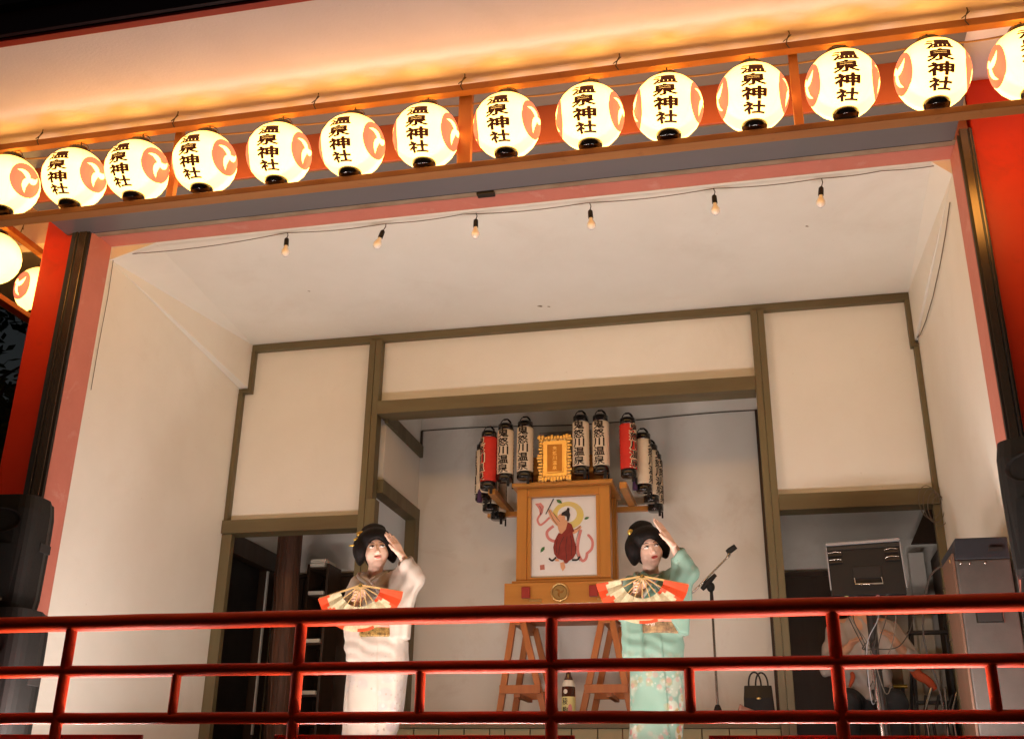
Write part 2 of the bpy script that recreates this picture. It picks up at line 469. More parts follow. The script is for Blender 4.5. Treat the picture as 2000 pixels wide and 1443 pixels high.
rr_ = box('right_store_room', 'alcove_plaster', H, 0.171, 3.0, 9.60, 9.70, 3.30, 5.0)
box('panelling', 'dark_wood', rr_, 0.171, 0.88, 9.53, 9.599, 1.70, 3.42)
box('panel_cap', 'dark_wood', rr_, 0.171, 0.9, 9.51, 9.53, 3.40, 3.44)
box('room_wall', 'alcove_plaster', rr_, 0.9, 3.0, 9.56, 9.599, 1.70, 3.299)
box('room_ceiling', 'alcove_plaster', rr_, 0.171, 3.0, 8.425, 9.60, 4.4, 4.5)
box('room_wall', 'alcove_plaster', rr_, 1.60, 1.70, 8.43, 9.56, 1.70, 4.4)
box('wall_post', 'white_paint', rr_, 1.22, 1.34, 9.40, 9.52, 1.70, 3.55, 0.004)
box('dark_door', 'dark_wood', rr_, 1.40, 1.52, 9.0, 9.50, 1.70, 3.50, 0.004)
MB().prism([(1.25, 3.62), (1.50, 3.62), (1.50, 4.05), (1.47, 4.05)], 9.36, 9.42).build('corner_board', 'dark_wood', rr_)

# ---- front opening: pink reveal, shutter guides, columns, shutter box
rv = box('reveal', 'pink', H, -4.655, 1.46, 6.145, 6.30, 5.386, 5.56)
box('reveal_jamb', 'pink', rv, -4.655, -4.562, 6.049, 6.30, F, 5.385)
box('reveal_jamb', 'pink', rv, 1.362, 1.46, 6.05, 6.30, F, 5.385)
col_l = box('column', 'vermilion', H, -4.99, -4.66, 6.10, 6.43, 0, 5.84, 0.012)
col_r = box('column', 'vermilion', H, 1.468, 1.80, 6.10, 6.43, 0, 5.84, 0.012)
gl = box('shutter_guide', 'navy_steel', H, -4.705, -4.640, 6.022, 6.095, F, 5.40, 0.003)
box('guide_channel', 'bronze', gl, -4.639, -4.582, 6.016, 6.048, F, 5.38, 0.003)
box('guide_lip', 'bronze', gl, -4.664, -4.652, 6.012, 6.0215, F, 5.40, 0.002)
box('guide_slot', 'dark_metal', gl, -4.581, -4.563, 6.026, 6.048, F, 5.38)
gr_ = box('shutter_guide', 'navy_steel', H, 1.424, 1.452, 6.022, 6.095, F, 5.42, 0.003)
box('guide_channel', 'bronze', gr_, 1.378, 1.423, 6.016, 6.048, F, 5.42, 0.003)
box('guide_lip', 'bronze', gr_, 1.432, 1.442, 6.012, 6.0215, F, 5.42, 0.002)
box('guide_slot', 'dark_metal', gr_, 1.364, 1.377, 6.026, 6.048, F, 5.38)
sb = box('shutter_box', 'shutter_under', H, -4.76, 1.345, 5.604, 6.05, 5.366, 5.60)
box('front_panel', 'shutter_face_lit', sb, -4.762, 1.347, 5.585, 5.603, 5.37, 5.86, 0.003)
box('header_board', 'shutter_under', sb, -4.80, 1.36, 5.385, 5.584, 5.645, 5.74, 0.003)
box('top_panel', 'shutter_face_lit', sb, -4.76, 1.345, 5.604, 6.05, 5.601, 5.80)
box('slot_edge', 'dark_metal', sb, -4.70, 1.34, 6.051, 6.068, 5.372, 5.40)
sl = box('bottom_slat', 'track', sb, -4.60, 1.362, 6.069, 6.128, 5.376, 5.44, 0.003)
MB().box(-1.68, -1.56, 6.072, 6.126, 5.357, 5.3755).build('slat_latch', 'dark_metal', sb, 0.003)
box('lintel_wall', 'soffit', H, -6.2, 3.6, 6.44, 6.55, 5.57, 5.93)
box('wall_head', 'soffit', H, -4.655, 1.46, 6.10, 6.43, 5.561, 5.93)
# right-hand bay and left side of the hall beyond the columns
box('outer_wall', 'plaster', H, 1.80, 3.6, 6.44, 6.55, 1.70, 5.56)
box('outer_wall', 'plaster', H, -4.69, -4.565, 8.40, 8.52, 1.70, 5.56)

# ---- eaves: sloping soffit, fascia, roof
so = MB().add([(-6.9, 4.18, 5.462), (4.4, 4.18, 5.462), (4.4, 6.60, 5.905), (-6.9, 6.60, 5.905),
               (-6.9, 4.18, 5.56), (4.4, 4.18, 5.56), (4.4, 6.60, 6.0), (-6.9, 6.60, 6.0)],
              [(0, 1, 2, 3), (4, 7, 6, 5), (0, 4, 5, 1), (1, 5, 6, 2), (2, 6, 7, 3), (3, 7, 4, 0)]).build('soffit', 'soffit', H)
box('side_soffit', 'soffit', so, -6.9, -4.70, 6.601, 11.0, 5.905, 6.0)
fa = box('fascia', 'fascia', H, -6.95, 4.45, 4.10, 4.178, 5.475, 5.63, 0.006)
box('fascia_lip', 'fascia_red', fa, -6.95, 4.45, 4.13, 4.178, 5.455, 5.474, 0.003)
MB().add([(-7.0, 4.05, 5.64), (4.5, 4.05, 5.64), (4.5, 9.5, 8.2), (-7.0, 9.5, 8.2),
          (-7.0, 4.05, 5.70), (4.5, 4.05, 5.70), (4.5, 9.5, 8.28), (-7.0, 9.5, 8.28)],
         [(0, 1, 2, 3), (4, 7, 6, 5), (0, 4, 5, 1), (1, 5, 6, 2), (2, 6, 7, 3), (3, 7, 4, 0)]).build('roof', 'roof', H)

# ------------------------------------------------------------------ balustrade
B = thing('balustrade', (-1.3, 5.3, F), 'dark red round-barred balustrade running across the stage front', 'railing')
for z, r in ((2.437, 0.042), (2.183, 0.031), (1.944, 0.029)):
    n1 = noise1(int(z * 100))
    MB().tube([(-6.5 + 0.25 * i, 5.3 + 0.002 * n1(i), z + 0.002 * n1(i + 40)) for i in range(41)], r, 18).build('rail', 'rail_red', B)
for x in (-5.0, -3.672, -2.334, -1.015, 0.318, 1.65, 2.98):
    MB().tube([(x, 5.3, F), (x, 5.3, 2.10), (x, 5.3, 2.437)], 0.030, 16).build('post', 'rail_red', B)
for x in (-4.34, -3.009, -1.676, -0.355, 0.976, 2.31):
    MB().tube([(x, 5.3, 1.944), (x, 5.3, 2.05), (x, 5.3, 2.183)], 0.0245, 14).build('short_post', 'rail_red', B)

# ------------------------------------------------------------------ footlight troughs behind the balustrade
def tube_mat():
    m = bpy.data.materials.new('lit_tube'); m.use_nodes = True
    b = m.node_tree.nodes['Principled BSDF']
    b.inputs['Emission Color'].default_value = (*TUBE_RGB, 1)
    b.inputs['Emission Strength'].default_value = TUBE_POWER
    b.inputs['Base Color'].default_value = (0.8, 0.8, 0.8, 1)
    MATS['lit_tube'] = m
    m2 = m.copy(); m2.name = 'lit_strip'
    m2.node_tree.nodes['Principled BSDF'].inputs['Emission Strength'].default_value = 175.0
    MATS['lit_strip'] = m2
tube_mat()
def footlight(x0, x1, label):
    t = thing('footlight_trough', ((x0 + x1) / 2, 5.5, F), label, 'footlight', 'red footlight troughs on the stage edge')
    box('front_plank', 'board_red', t, x0, x1, 5.335, 5.351, F, 1.866, 0.003)
    box('base_plank', 'board_red', t, x0, x1, 5.352, 5.78, F, 1.72, 0.003)
    for x in (x0, x1 - 0.018): box('end_plank', 'board_red', t, x, x + 0.018, 5.352, 5.78, 1.721, 1.775, 0.003)
    n = max(1, round((x1 - x0) / 0.75)); L = (x1 - x0 - 0.08) / n
    for k in range(n):
        xa = x0 + 0.05 + k * L
        xb = xa + L - 0.04
        hs_ = MB().hexa([(xa, 5.59, 1.722), (xb, 5.59, 1.722), (xb, 5.74, 1.722), (xa, 5.74, 1.722), (xa, 5.59, 1.815), (xb, 5.59, 1.815), (xb, 5.74, 1.763), (xa, 5.74, 1.763)]).build('lamp_housing', 'white_paint', t)
        MB().add([(xa + .006, 5.597, 1.8160), (xb - .006, 5.597, 1.8160), (xb - .006, 5.733, 1.7688), (xa + .006, 5.733, 1.7688)], [(0, 1, 2, 3)]).build('glowing_diffuser', 'lit_tube', hs_)
        MB().tube([(xa, 5.44, 1.79), (xb, 5.44, 1.79)], 0.011, 10).build('tube_lamp', 'lit_strip', t)
        MB().box(xa - 0.012, xa - 0.001, 5.42, 5.46, 1.721, 1.808).build('lamp_holder', 'white_paint', t)
footlight(-4.20, -3.185, 'red plank footlight trough at the left end below the black loudspeakers')
footlight(-2.448, -0.909, 'red plank footlight trough in the middle below the shrine float')
footlight(-0.281, 1.20, 'red plank footlight trough at the right end below the mixer')

# ------------------------------------------------------------------ round paper lanterns
LR = 0.197
def lantern_paper():
    m = bpy.data.materials.new('lantern_paper'); m.use_nodes = True
    nt = m.node_tree; b = nt.nodes['Principled BSDF']
    b.inputs['Base Color'].default_value = (0.75, 0.68, 0.5, 1); b.inputs['Roughness'].default_value = 0.7
    tc = nt.nodes.new('ShaderNodeTexCoord')
    sx = nt.nodes.new('ShaderNodeSeparateXYZ'); nt.links.new(tc.outputs['Object'], sx.inputs[0])
    def math_(op, a, bb=None, c=None):
        n = nt.nodes.new('ShaderNodeMath'); n.operation = op
        for i, q in enumerate((a, bb, c)):
            if q is None: continue
            if isinstance(q, (int, float)): n.inputs[i].default_value = q
            else: nt.links.new(q, n.inputs[i])
        return n.outputs[0]
    at2 = math_('ARCTAN2', sx.outputs[0], sx.outputs[1])
    s8 = math_('SINE', math_('MULTIPLY', at2, 4.0))
    seam = math_('POWER', math_('SUBTRACT', 1.0, math_('ABSOLUTE', s8)), 24.0)
    zz = math_('MULTIPLY', sx.outputs[2], 1 / LR)
    fall = math_('SUBTRACT', 1.06, math_('ADD', math_('MULTIPLY', math_('MULTIPLY', zz, zz), 0.22), math_('MULTIPLY', math_('MAXIMUM', zz, 0.0), 0.72)))
    nz = nt.nodes.new('ShaderNodeTexNoise'); nz.inputs['Scale'].default_value = 9.0; nt.links.new(tc.outputs['Object'], nz.inputs['Vector'])
    v = math_('MULTIPLY', fall, math_('ADD', 0.86, math_('MULTIPLY', nz.outputs[0], 0.28)))
    v = math_('MULTIPLY', v, math_('SUBTRACT', 1.0, math_('MULTIPLY', seam, 0.22)))
    st = math_('MULTIPLY', v, LANTERN_POWER)
    b.inputs['Emission Color'].default_value = (*LANTERN_RGB, 1)
    nt.links.new(st, b.inputs['Emission Strength'])
    MATS['lantern_paper'] = m
lantern_paper()
mat('ink', (0.05, 0.012, 0.006), 0.7, emit=(0.5, 0.09, 0.03), estr=0.10)
mat('crest', (0.6, 0.2, 0.1), 0.7, emit=(1.0, 0.225, 0.115), estr=0.88)
mat('bulb_glow', (0.9, 0.8, 0.6), 0.4, emit=(1.0, 0.66, 0.36), estr=12.0)

for _m in ('ink', 'crest'): MATS[_m].cycles.emission_sampling = 'NONE'
MATS['lantern_paper'].cycles.emission_sampling = 'FRONT'

def on_sphere(u, v, r, lon0, sq=1.0):
    lat = v / LR
    lon = lon0 + u / (LR * max(0.35, math.cos(lat * 0.8)))
    return (r * math.cos(lat) * math.sin(lon), -r * math.cos(lat) * math.cos(lon), r * math.sin(lat))

def tomoe(R):
    """three commas as tapering strips, flat coordinates"""
    vs = []; fs = []
    for k in range(3):
        a0 = k * 2 * math.pi / 3 + 0.5
        N = 26; o = len(vs)
        for i in range(N + 1):
            t = i / N
            if t < 0.24: w = 0.405 * math.sqrt(max(0.0, 1 - (1 - t / 0.24) ** 2))
            else: w = 0.405 * (1 - (t - 0.24) / 0.76) ** 0.95
            an = a0 + t * 2.75
            rc = (0.49 + 0.46 * t ** 1.2)
            rc = min(rc, 1.0 - w)
            for q in (-1, -0.33, 0.33, 1):
                rr = rc + q * w
                vs.append((R * rr * math.cos(an), R * rr * math.sin(an)))
        for i in range(N):
            for j in range(3):
                p = o + i * 4 + j
                fs.append((p, p + 1, p + 5, p + 4))
    return vs, fs

def round_lantern(loc, rz, label, group):
    t = thing('paper_lantern', loc, label, 'lantern', group)
    prof = []
    for i in range(23):
        la = -1.195 + i * (2.39 / 22)
        w = 1 + 0.006 * math.cos(i * math.pi)
        prof.append((LR * w * math.cos(la), LR * math.sin(la)))
    P = Vector(loc)
    vs = []; fs = []; seg = 40
    for r, z in prof:
        for k in range(seg):
            an = 2 * math.pi * k / seg; vs.append((P.x + r * math.cos(an), P.y + r * math.sin(an), P.z + z))
    for i in range(len(prof) - 1):
        for k in range(seg):
            k2 = (k + 1) % seg
            fs.append((i * seg + k, i * seg + k2, (i + 1) * seg + k2, (i + 1) * seg + k))
    shade = make_obj('paper_shade', vs, fs, 'lantern_paper', t, sm=[True] * len(fs), origin=P)
    tv, tf_ = column_text('温泉神社', 0.140, 0.069, 0.0775, 0.020)
    lv = []; lf_ = []
    for kk, (dx, dy_) in enumerate(((-.0026, 0), (.0026, 0), (0, -.0020), (0, .0020), (0, 0))):
        lf_ += [tuple(i + len(lv) for i in q) for q in tf_]
        lv += [tuple(P + Vector(on_sphere(x + dx, y + dy_ - 0.054, LR + 0.0016 + .0004 * kk, 0.0))) for x, y in tv]
    make_obj('lettering', lv, lf_, 'ink', shade)
    for lon in (1.36, -1.36):
        cv, cf = tomoe(0.124)
        make_obj('comma_crest', [tuple(P + Vector(on_sphere(x, y - 0.012, LR + 0.0025, lon))) for x, y in cv], cf, 'crest', shade)
    c = P
    MB().lathe([(0.052, -0.218), (0.064, -0.214), (0.070, -0.196), (0.073, -0.180), (0.066, -0.178), (0.060, -0.20), (0.052, -0.210)], c, 24).build('bottom_ring', 'black_lacquer', t)
    MB().lathe([(0.073, 0.180), (0.074, 0.20), (0.070, 0.214), (0.062, 0.214), (0.063, 0.19), (0.066, 0.180), (0.073, 0.180)], c, 24, caps=False).build('top_ring', 'black_lacquer', t)
    MB().tube([(c.x + 0.066 * math.cos(a), c.y, c.z + 0.21 + 0.055 * math.sin(a)) for a in [math.pi * i / 10 for i in range(11)]], 0.003, 6).build('handle', 'wire', t)
    MB().ell((c.x, c.y, c.z + 0.075), (0.03, 0.03, 0.040), 10, 8).build('bulb', 'bulb_glow', t)
    MB().tube([(c.x, c.y, c.z + 0.112), (c.x, c.y, c.z + 0.16), (c.x, c.y, c.z + 0.235)], [0.015, 0.013, 0.004], 10).build('socket', 'black_plastic', t)
    t.rotation_euler.z = rz
    return t

FX = [-5.09, -4.616, -4.124, -3.675, -3.206, -2.706, -2.228, -1.761, -1.265, -0.772, -0.322, 0.149, 0.633, 1.105, 1.585, 2.06]
words = ['', 'first', 'second', 'third', 'fourth', 'fifth', 'sixth', 'seventh', 'eighth', 'ninth', 'tenth', 'eleventh', 'twelfth', 'thirteenth', 'fourteenth', 'fifteenth']
notes = {1: 'cut by the left picture edge', 2: 'in front of the left red column', 7: 'just left of the middle upright', 8: 'just right of the middle upright',
         13: 'beside the right red column', 14: 'cut by the right picture edge'}
proto = None
zj = random.Random(3)
for i, x in enumerate(FX):
    if i in (0, 15): continue
    lab = 'glowing round white paper lantern, %s from the left in the front row' % words[i]
    if i in notes: lab = 'glowing round white paper lantern in the front row, %s' % notes[i]
    dz = [0, .012, -.001, 0, .001, -.004, -.008, -.002, .004, -.004, -.006, -.005, .008, .003, .0][i]
    loc = (x, 5.2, 5.25 + dz)
    if proto is None:
        proto = round_lantern(loc, zj.uniform(-.07, .07), lab, 'round lanterns of the front row')
    else:
        c = copy_tree(proto, loc); c.rotation_euler = (zj.uniform(-.02, .02), zj.uniform(-.02, .02), zj.uniform(-.09, .09))
        tag(c, lab, 'lantern', 'round lanterns of the front row')
for (x, y), lab in (((-5.37, 6.64), 'glowing round lantern under the left eaves, half hidden behind the left red column'),
                    ((-5.37, 6.06), 'glowing round lantern under the left eaves, below the front row at the picture edge')):
    c = copy_tree(proto, (x, y, 5.25)); c.rotation_euler = (0, 0, -1.75 if y > 6.3 else -1.5)
    tag(c, lab, 'lantern', 'lanterns under the left eaves')

# wooden hanging frames
lf = thing('lantern_rack', (-1.5, 5.2, 4.96), 'long wooden hanging frame that carries the front row of lanterns', 'frame')
box('top_bar', 'wood_frame', lf, -5.6, 3.4, 5.172, 5.228, 5.525, 5.572, 0.003)
box('bottom_bar', 'wood_frame', lf, -5.6, 3.4, 5.158, 5.238, 4.968, 5.008, 0.003)
for x, w in ((-5.38, .05), (-3.45, .046), (-1.536, .082), (0.39, .05), (2.33, .05)):
    box('upright', 'wood_upright', lf, x - w / 2, x + w / 2, 5.24, 5.285, 5.0, 5.575, 0.003)
def soff(y): return 5.462 + (y - 4.18) * 0.1831
for x in (-4.41, -3.43, -2.47, -1.527, -0.59, 0.375, 1.324):
    MB().tube([(x, 5.17, soff(5.2) + .004), (x + .004, 5.165, 5.62), (x - .012, 5.163, 5.585), (x - .02, 5.16, 5.55), (x - .004, 5.162, 5.52)], 0.0035, 6).build('hanging_wire', 'wire', lf)
    MB().tube([(x + .012, 5.163, 5.612), (x - .01, 5.163, 5.59), (x - .035, 5.162, 5.57)], 0.003, 6).build('wire_twist', 'wire', lf)
pts = []
for i in range(len(FX) - 1):
    a, b2 = FX[i], FX[i + 1]
    for k in range(6):
        t_ = k / 6; pts.append((a + (b2 - a) * t_, 5.252, 5.495 - 0.018 * math.sin(math.pi * t_)))
MB().tube(pts, 0.006, 7).build('supply_cable', 'cord_tan', lf)
for x in FX[1:15]:
    MB().tube([(x, 5.25, 5.495), (x, 5.215, 5.49), (x, 5.20, 5.455)], 0.004, 6).build('drop_cable', 'cord', lf)
    MB().tube([(x, 5.2, 5.525), (x + .006, 5.2, 5.50), (x, 5.2, 5.505), (x, 5.2, 5.515)], 0.003, 6).build('hook', 'wire', lf)
sf = thing('lantern_rack', (-5.37, 7.0, 4.96), 'wooden hanging frame with lanterns under the left side eaves', 'frame')
box('top_bar', 'wood_upright', sf, -5.398, -5.342, 5.30, 9.4, 5.525, 5.572, 0.003)
box('bottom_bar', 'wood_upright', sf, -5.41, -5.33, 5.30, 9.4, 4.968, 5.008, 0.003)
for y in (6.30, 7.5): 
    MB().tube([(-5.37, y, 5.86), (-5.365, y, 5.68), (-5.39, y + .01, 5.60), (-5.37, y, 5.53)], 0.0035, 6).build('hanging_wire', 'wire', sf)
    MB().tube([(-5.40, y, 5.70), (-5.37, y, 5.66), (-5.365, y, 5.62)], 0.003, 6).build('wire_twist', 'wire', sf)

# ------------------------------------------------------------------ bulb string under the opening head
mat('dead_bulb', (0.84, 0.80, 0.78), 0.15, coat=0.4)
bs = thing('bulb_string', (-1.5, 6.34, 5.2), 'thin black cable with six unlit pear bulbs along the ceiling edge', 'string lights')
HK = [(-4.55, 5.335), (-3.166, 5.372), (-2.41, 5.362), (-1.85, 5.374), (-0.965, 5.362), (-0.117, 5.372), (0.57, 5.364), (0.95, 5.374), (1.33, 5.374)]
cab = []
for (x0, z0), (x1, z1) in zip(HK, HK[1:]):
    for k in range(8):
        t = k / 8; cab.append((x0 + (x1 - x0) * t, 6.335, z0 + (z1 - z0) * t - 0.022 * (x1 - x0) * math.sin(math.pi * t)))
cab.append((1.33, 6.335, 5.374))
MB().tube(cab, 0.0032, 6).build('cable', 'cord_thin', bs)
for x, z, tilt, dl in ((-3.163, 5.372, .02, .045), (-2.41, 5.362, -.32, .055), (-1.75, 5.372, .0, .05), (-0.952, 5.362, .06, .06), (-0.119, 5.370, .02, .05), (0.574, 5.364, -.12, .065)):
    d = Vector((math.sin(tilt), 0, -math.cos(tilt))); p0 = Vector((x, 6.335, z))
    MB().tube([p0, p0 + d * dl * .5 + Vector((.008, 0, 0)), p0 + d * dl], 0.0035, 6).build('drop_wire', 'cord', bs)
    s0 = p0 + d * dl
    so_ = MB().tube([s0, s0 + d * 0.008, s0 + d * 0.03, s0 + d * 0.062], [0.010, 0.016, 0.017, 0.0175], 12).build('socket', 'black_plastic', bs)
    pr = [(0.0, 0.013), (0.012, 0.0135), (0.026, 0.020), (0.043, 0.0285), (0.058, 0.030), (0.072, 0.026), (0.083, 0.016), (0.088, 0.003)]
    b0 = s0 + d * 0.062
    MB().tube([b0 + d * a for a, r in pr], [r for a, r in pr], 14).build('glass_bulb', 'dead_bulb', so_)
wc = [(1.352, 6.45, 5.16), (1.35, 6.7, 5.08), (1.347, 7.0, 5.01), (1.344, 7.4, 4.955), (1.34, 7.8, 4.94), (1.336, 8.1, 4.955), (1.333, 8.235, 4.99)]
tag(MB().tube(wc, 0.0038, 6).build('wall_cable', 'cord_thin'), 'thin dark cable sagging along the right wall up to the corner', 'cable')
cl = MB().tube([(-4.548, 6.325, 5.33), (-4.546, 6.335, 5.0), (-4.55, 6.33, 4.6), (-4.55, 6.33, 4.25)], 0.0024, 6).build('dangling_string', 'cord_thin')
tag(cl, 'thin cord hanging straight down at the front left wall corner', 'cable')

# ------------------------------------------------------------------ lantern float in the alcove
mat('paper_art', (0.76, 0.74, 0.73), 0.6, var=0.05, vscale=8)
mat('art_yellow', (0.72, 0.55, 0.10), 0.7, var=0.3, vscale=14, col2=(0.62, 0.52, 0.25))
mat('art_skin', (0.70, 0.36, 0.20), 0.7, var=0.1, vscale=20)
mat('art_red', (0.26, 0.030, 0.020), 0.7, var=0.3, vscale=18)
mat('art_pink', (0.66, 0.24, 0.22), 0.7, var=0.2, vscale=16)
mat('art_green', (0.05, 0.16, 0.05), 0.7)
mat('art_ink', (0.02, 0.016, 0.016), 0.7)
mat('seal_red', (0.45, 0.16, 0.12), 0.7)
mat('side_paper', (0.46, 0.42, 0.37), 0.7, var=0.1)
fp = thing('lantern_float', (-1.57, 8.9, 2.98), 'tall wooden festival float with a painted celestial dancer panel', 'festival float')
YF = 8.70
# base
bb = box('base', 'float_wood_h', fp, -2.045, -1.10, 8.62, 9.24, 3.06, 3.238, 0.006)
box('base_step', 'float_wood_h', bb, -1.99, -1.155, 8.655, 9.22, 3.239, 3.262, 0.004)
box('under_frame', 'trestle_wood', bb, -2.0, -1.14, 8.66, 9.2, 2.975, 3.059, 0.004)
for x in (-1.86, -1.305):
    box('red_peg', 'board_red', bb, x - .035, x + .035, 8.59, 8.619, 3.11, 3.20, 0.004)
    MB().box(x + .03, x + .13, 8.600, 8.619, 3.085, 3.10).build('brass_plate', 'gold', bb)
# gold comma crest on the base
cv, cf = tomoe(0.058)
for k in range(3):
    n = len(cv) // 3; fsub = [tuple(i - k * n for i in q) for q in cf if k * n <= q[0] < (k + 1) * n]
    vv = [(-1.582 + x, 8.606, 3.153 + y) for x, y in cv[k * n:(k + 1) * n]]
    make_obj('crest_comma', vv, fsub, 'gold', bb)
MB().tube([(-1.582 + 0.068 * math.cos(a), 8.61, 3.153 + 0.068 * math.sin(a)) for a in [2 * math.pi * i / 24 for i in range(25)]], 0.008, 8, caps=False).build('crest_ring', 'gold', bb)
# body: four posts and rails, painted panel in front, paper panels at the sides
bd = box('body', 'side_paper', fp, -1.93, -1.21, 8.76, 9.16, 3.27, 4.03)
for x in (-1.966, -1.262):
    for y in (8.70, 9.12):
        box('body_post', 'float_wood', bd, x, x + 0.088, y, y + 0.088, 3.263, 4.055, 0.004)
box('panel_rail', 'float_wood_h', bd, -1.877, -1.263, 8.705, 8.759, 3.263, 3.295, 0.003)
box('panel_rail', 'float_wood_h', bd, -1.877, -1.263, 8.705, 8.759, 3.98, 4.054, 0.003)
box('panel_stile', 'float_wood', bd, -1.877, -1.846, 8.712, 8.759, 3.296, 3.979, 0.003)
box('panel_stile', 'float_wood', bd, -1.292, -1.263, 8.712, 8.759, 3.296, 3.979, 0.003)
for y in (8.80, 8.95, 9.08):
    box('side_slat', 'float_wood', bd, -1.209, -1.195, y, y + .02, 3.27, 4.03)
art = box('painting', 'paper_art', fp, -1.845, -1.293, 8.748, 8.757, 3.297, 3.978)
AX, AZ = -1.845, 3.978; AW, AHt = 0.552, 0.681
def art_poly(name, m, pts, lay):
    """pts in picture fractions (x right, y down)"""
    vs = [(AX + x * AW, 8.747 - 0.0009 * lay, AZ - y * AHt) for x, y in pts]
    return make_obj(name, vs, [tuple(range(len(vs)))], m, art)
def art_strip(name, m, cl_, wd, lay):
    """ribbon along a centre line"""
    vs = []; fs = []; n = len(cl_)
    for i, (x, y) in enumerate(cl_):
        a = cl_[max(0, i - 1)]; b_ = cl_[min(n - 1, i + 1)]
        tx, ty = b_[0] - a[0], (b_[1] - a[1]) * 1.23; L = math.hypot(tx, ty) or 1
        w = wd[i] if isinstance(wd, (list, tuple)) else wd
        nx, ny = -ty / L * w, tx / L * w / 1.23
        for s in (-1, 1):
            vs.append((AX + (x + s * nx) * AW, 8.747 - 0.0009 * lay, AZ - (y + s * ny) * AHt))
    for i in range(n - 1): fs.append((2 * i, 2 * i + 1, 2 * i + 3, 2 * i + 2))
    return make_obj(name, vs, fs, m, art)
def smooth(pts, k=5):
    out = []
    n = len(pts)
    for i in range(n - 1):
        p0, p1, p2, p3 = pts[max(0, i - 1)], pts[i], pts[i + 1], pts[min(n - 1, i + 2)]
        for j in range(k):
            t = j / k
            out.append(tuple(0.5 * (2 * p1[c] + (p2[c] - p0[c]) * t + (2 * p0[c] - 5 * p1[c] + 4 * p2[c] - p3[c]) * t * t + (3 * p1[c] - p0[c] - 3 * p2[c] + p3[c]) * t ** 3) for c in range(len(p1))))
    out.append(pts[-1])
    return out
art_poly('halo', 'art_yellow', [(0.56 + 0.245 * math.cos(a), 0.235 + 0.175 * math.sin(a)) for a in [2 * math.pi * i / 28 for i in range(28)]], 1)
art_poly('halo_disc', 'paper_art', [(0.55 + 0.15 * math.cos(a), 0.22 + 0.105 * math.sin(a)) for a in [2 * math.pi * i / 24 for i in range(24)]], 2)
art_poly('scarf_end', 'art_pink', [(0.05, 0.07), (0.14, 0.06), (0.19, 0.11), (0.17, 0.19), (0.13, 0.22), (0.11, 0.14)], 3)
art_strip('scarf', 'art_pink', smooth([(0.15, 0.19), (0.09, 0.27), (0.13, 0.34), (0.2, 0.31), (0.28, 0.25)]), 0.016, 3)
art_strip('scarf', 'art_pink', smooth([(0.34, 0.36), (0.24, 0.43), (0.26, 0.51), (0.36, 0.55), (0.46, 0.50)]), 0.022, 3)
art_strip('scarf', 'art_pink', smooth([(0.76, 0.42), (0.72, 0.55), (0.71, 0.69), (0.77, 0.80), (0.83, 0.78), (0.85, 0.71)]), 0.021, 4)
art_strip('scarf', 'art_pink', smooth([(0.84, 0.72), (0.92, 0.66), (0.93, 0.56), (0.86, 0.48)]), [0.02] * 15 + [0.005], 3)
art_strip('arm', 'art_skin', smooth([(0.27, 0.155), (0.33, 0.25), (0.42, 0.33), (0.50, 0.37)]), [0.022, .026, .03, .034, .037, .04, .042, .043, .044, .045, .046, .046, .047, .047, .047, .047], 5)
art_strip('arm', 'art_skin', smooth([(0.56, 0.40), (0.66, 0.44), (0.76, 0.38)]), [.045, .043, .04, .038, .036, .034, .03, .028, .025, .022, .02], 5)
art_poly('torso', 'art_skin', [(0.40, 0.31), (0.54, 0.29), (0.60, 0.38), (0.57, 0.47), (0.45, 0.48), (0.41, 0.40)], 6)
art_poly('sash', 'art_red', [(0.56, 0.32), (0.62, 0.35), (0.66, 0.44), (0.50, 0.50), (0.46, 0.47), (0.53, 0.41)], 7)
art_poly('skirt', 'art_red', [(0.42, 0.45), (0.52, 0.48), (0.63, 0.44), (0.66, 0.55), (0.69, 0.63), (0.685, 0.71), (0.64, 0.77), (0.58, 0.80), (0.545, 0.83), (0.51, 0.83), (0.49, 0.79), (0.455, 0.785), (0.40, 0.765), (0.35, 0.71), (0.335, 0.63), (0.355, 0.55), (0.39, 0.49)], 7.5)
for cl_ in ([(0.50, 0.50), (0.44, 0.60), (0.42, 0.72)], [(0.55, 0.50), (0.53, 0.62), (0.54, 0.78)], [(0.60, 0.49), (0.62, 0.60), (0.61, 0.74)], [(0.40, 0.53), (0.38, 0.62), (0.39, 0.70)]):
    art_strip('fold_line', 'art_ink', smooth(cl_), 0.0035, 8.2)
for cl_ in ([(0.27, 0.155), (0.33, 0.27), (0.40, 0.35)], [(0.34, 0.20), (0.40, 0.27), (0.44, 0.31)], [(0.62, 0.42), (0.70, 0.41), (0.76, 0.37)], [(0.12, 0.10), (0.15, 0.15), (0.13, 0.21)], [(0.73, 0.43), (0.69, 0.55), (0.68, 0.69), (0.74, 0.81)]):
    art_strip('ink_line', 'art_ink', smooth(cl_), 0.003, 8.4)
art_strip('skirt_tail', 'art_ink', smooth([(0.38, 0.75), (0.32, 0.79), (0.27, 0.76)]), 0.014, 6)
art_strip('skirt_tail', 'art_ink', smooth([(0.62, 0.79), (0.70, 0.79), (0.74, 0.75)]), 0.014, 6)
art_poly('foot', 'art_skin', [(0.44, 0.82), (0.50, 0.81), (0.52, 0.88), (0.48, 0.925), (0.45, 0.88)], 6.5)
art_poly('foot', 'art_skin', [(0.36, 0.77), (0.41, 0.77), (0.43, 0.80), (0.37, 0.80)], 6.5)
art_poly('face', 'art_skin', [(0.46 + 0.062 * math.cos(a), 0.275 + 0.062 * math.sin(a)) for a in [2 * math.pi * i / 16 for i in range(16)]], 8)
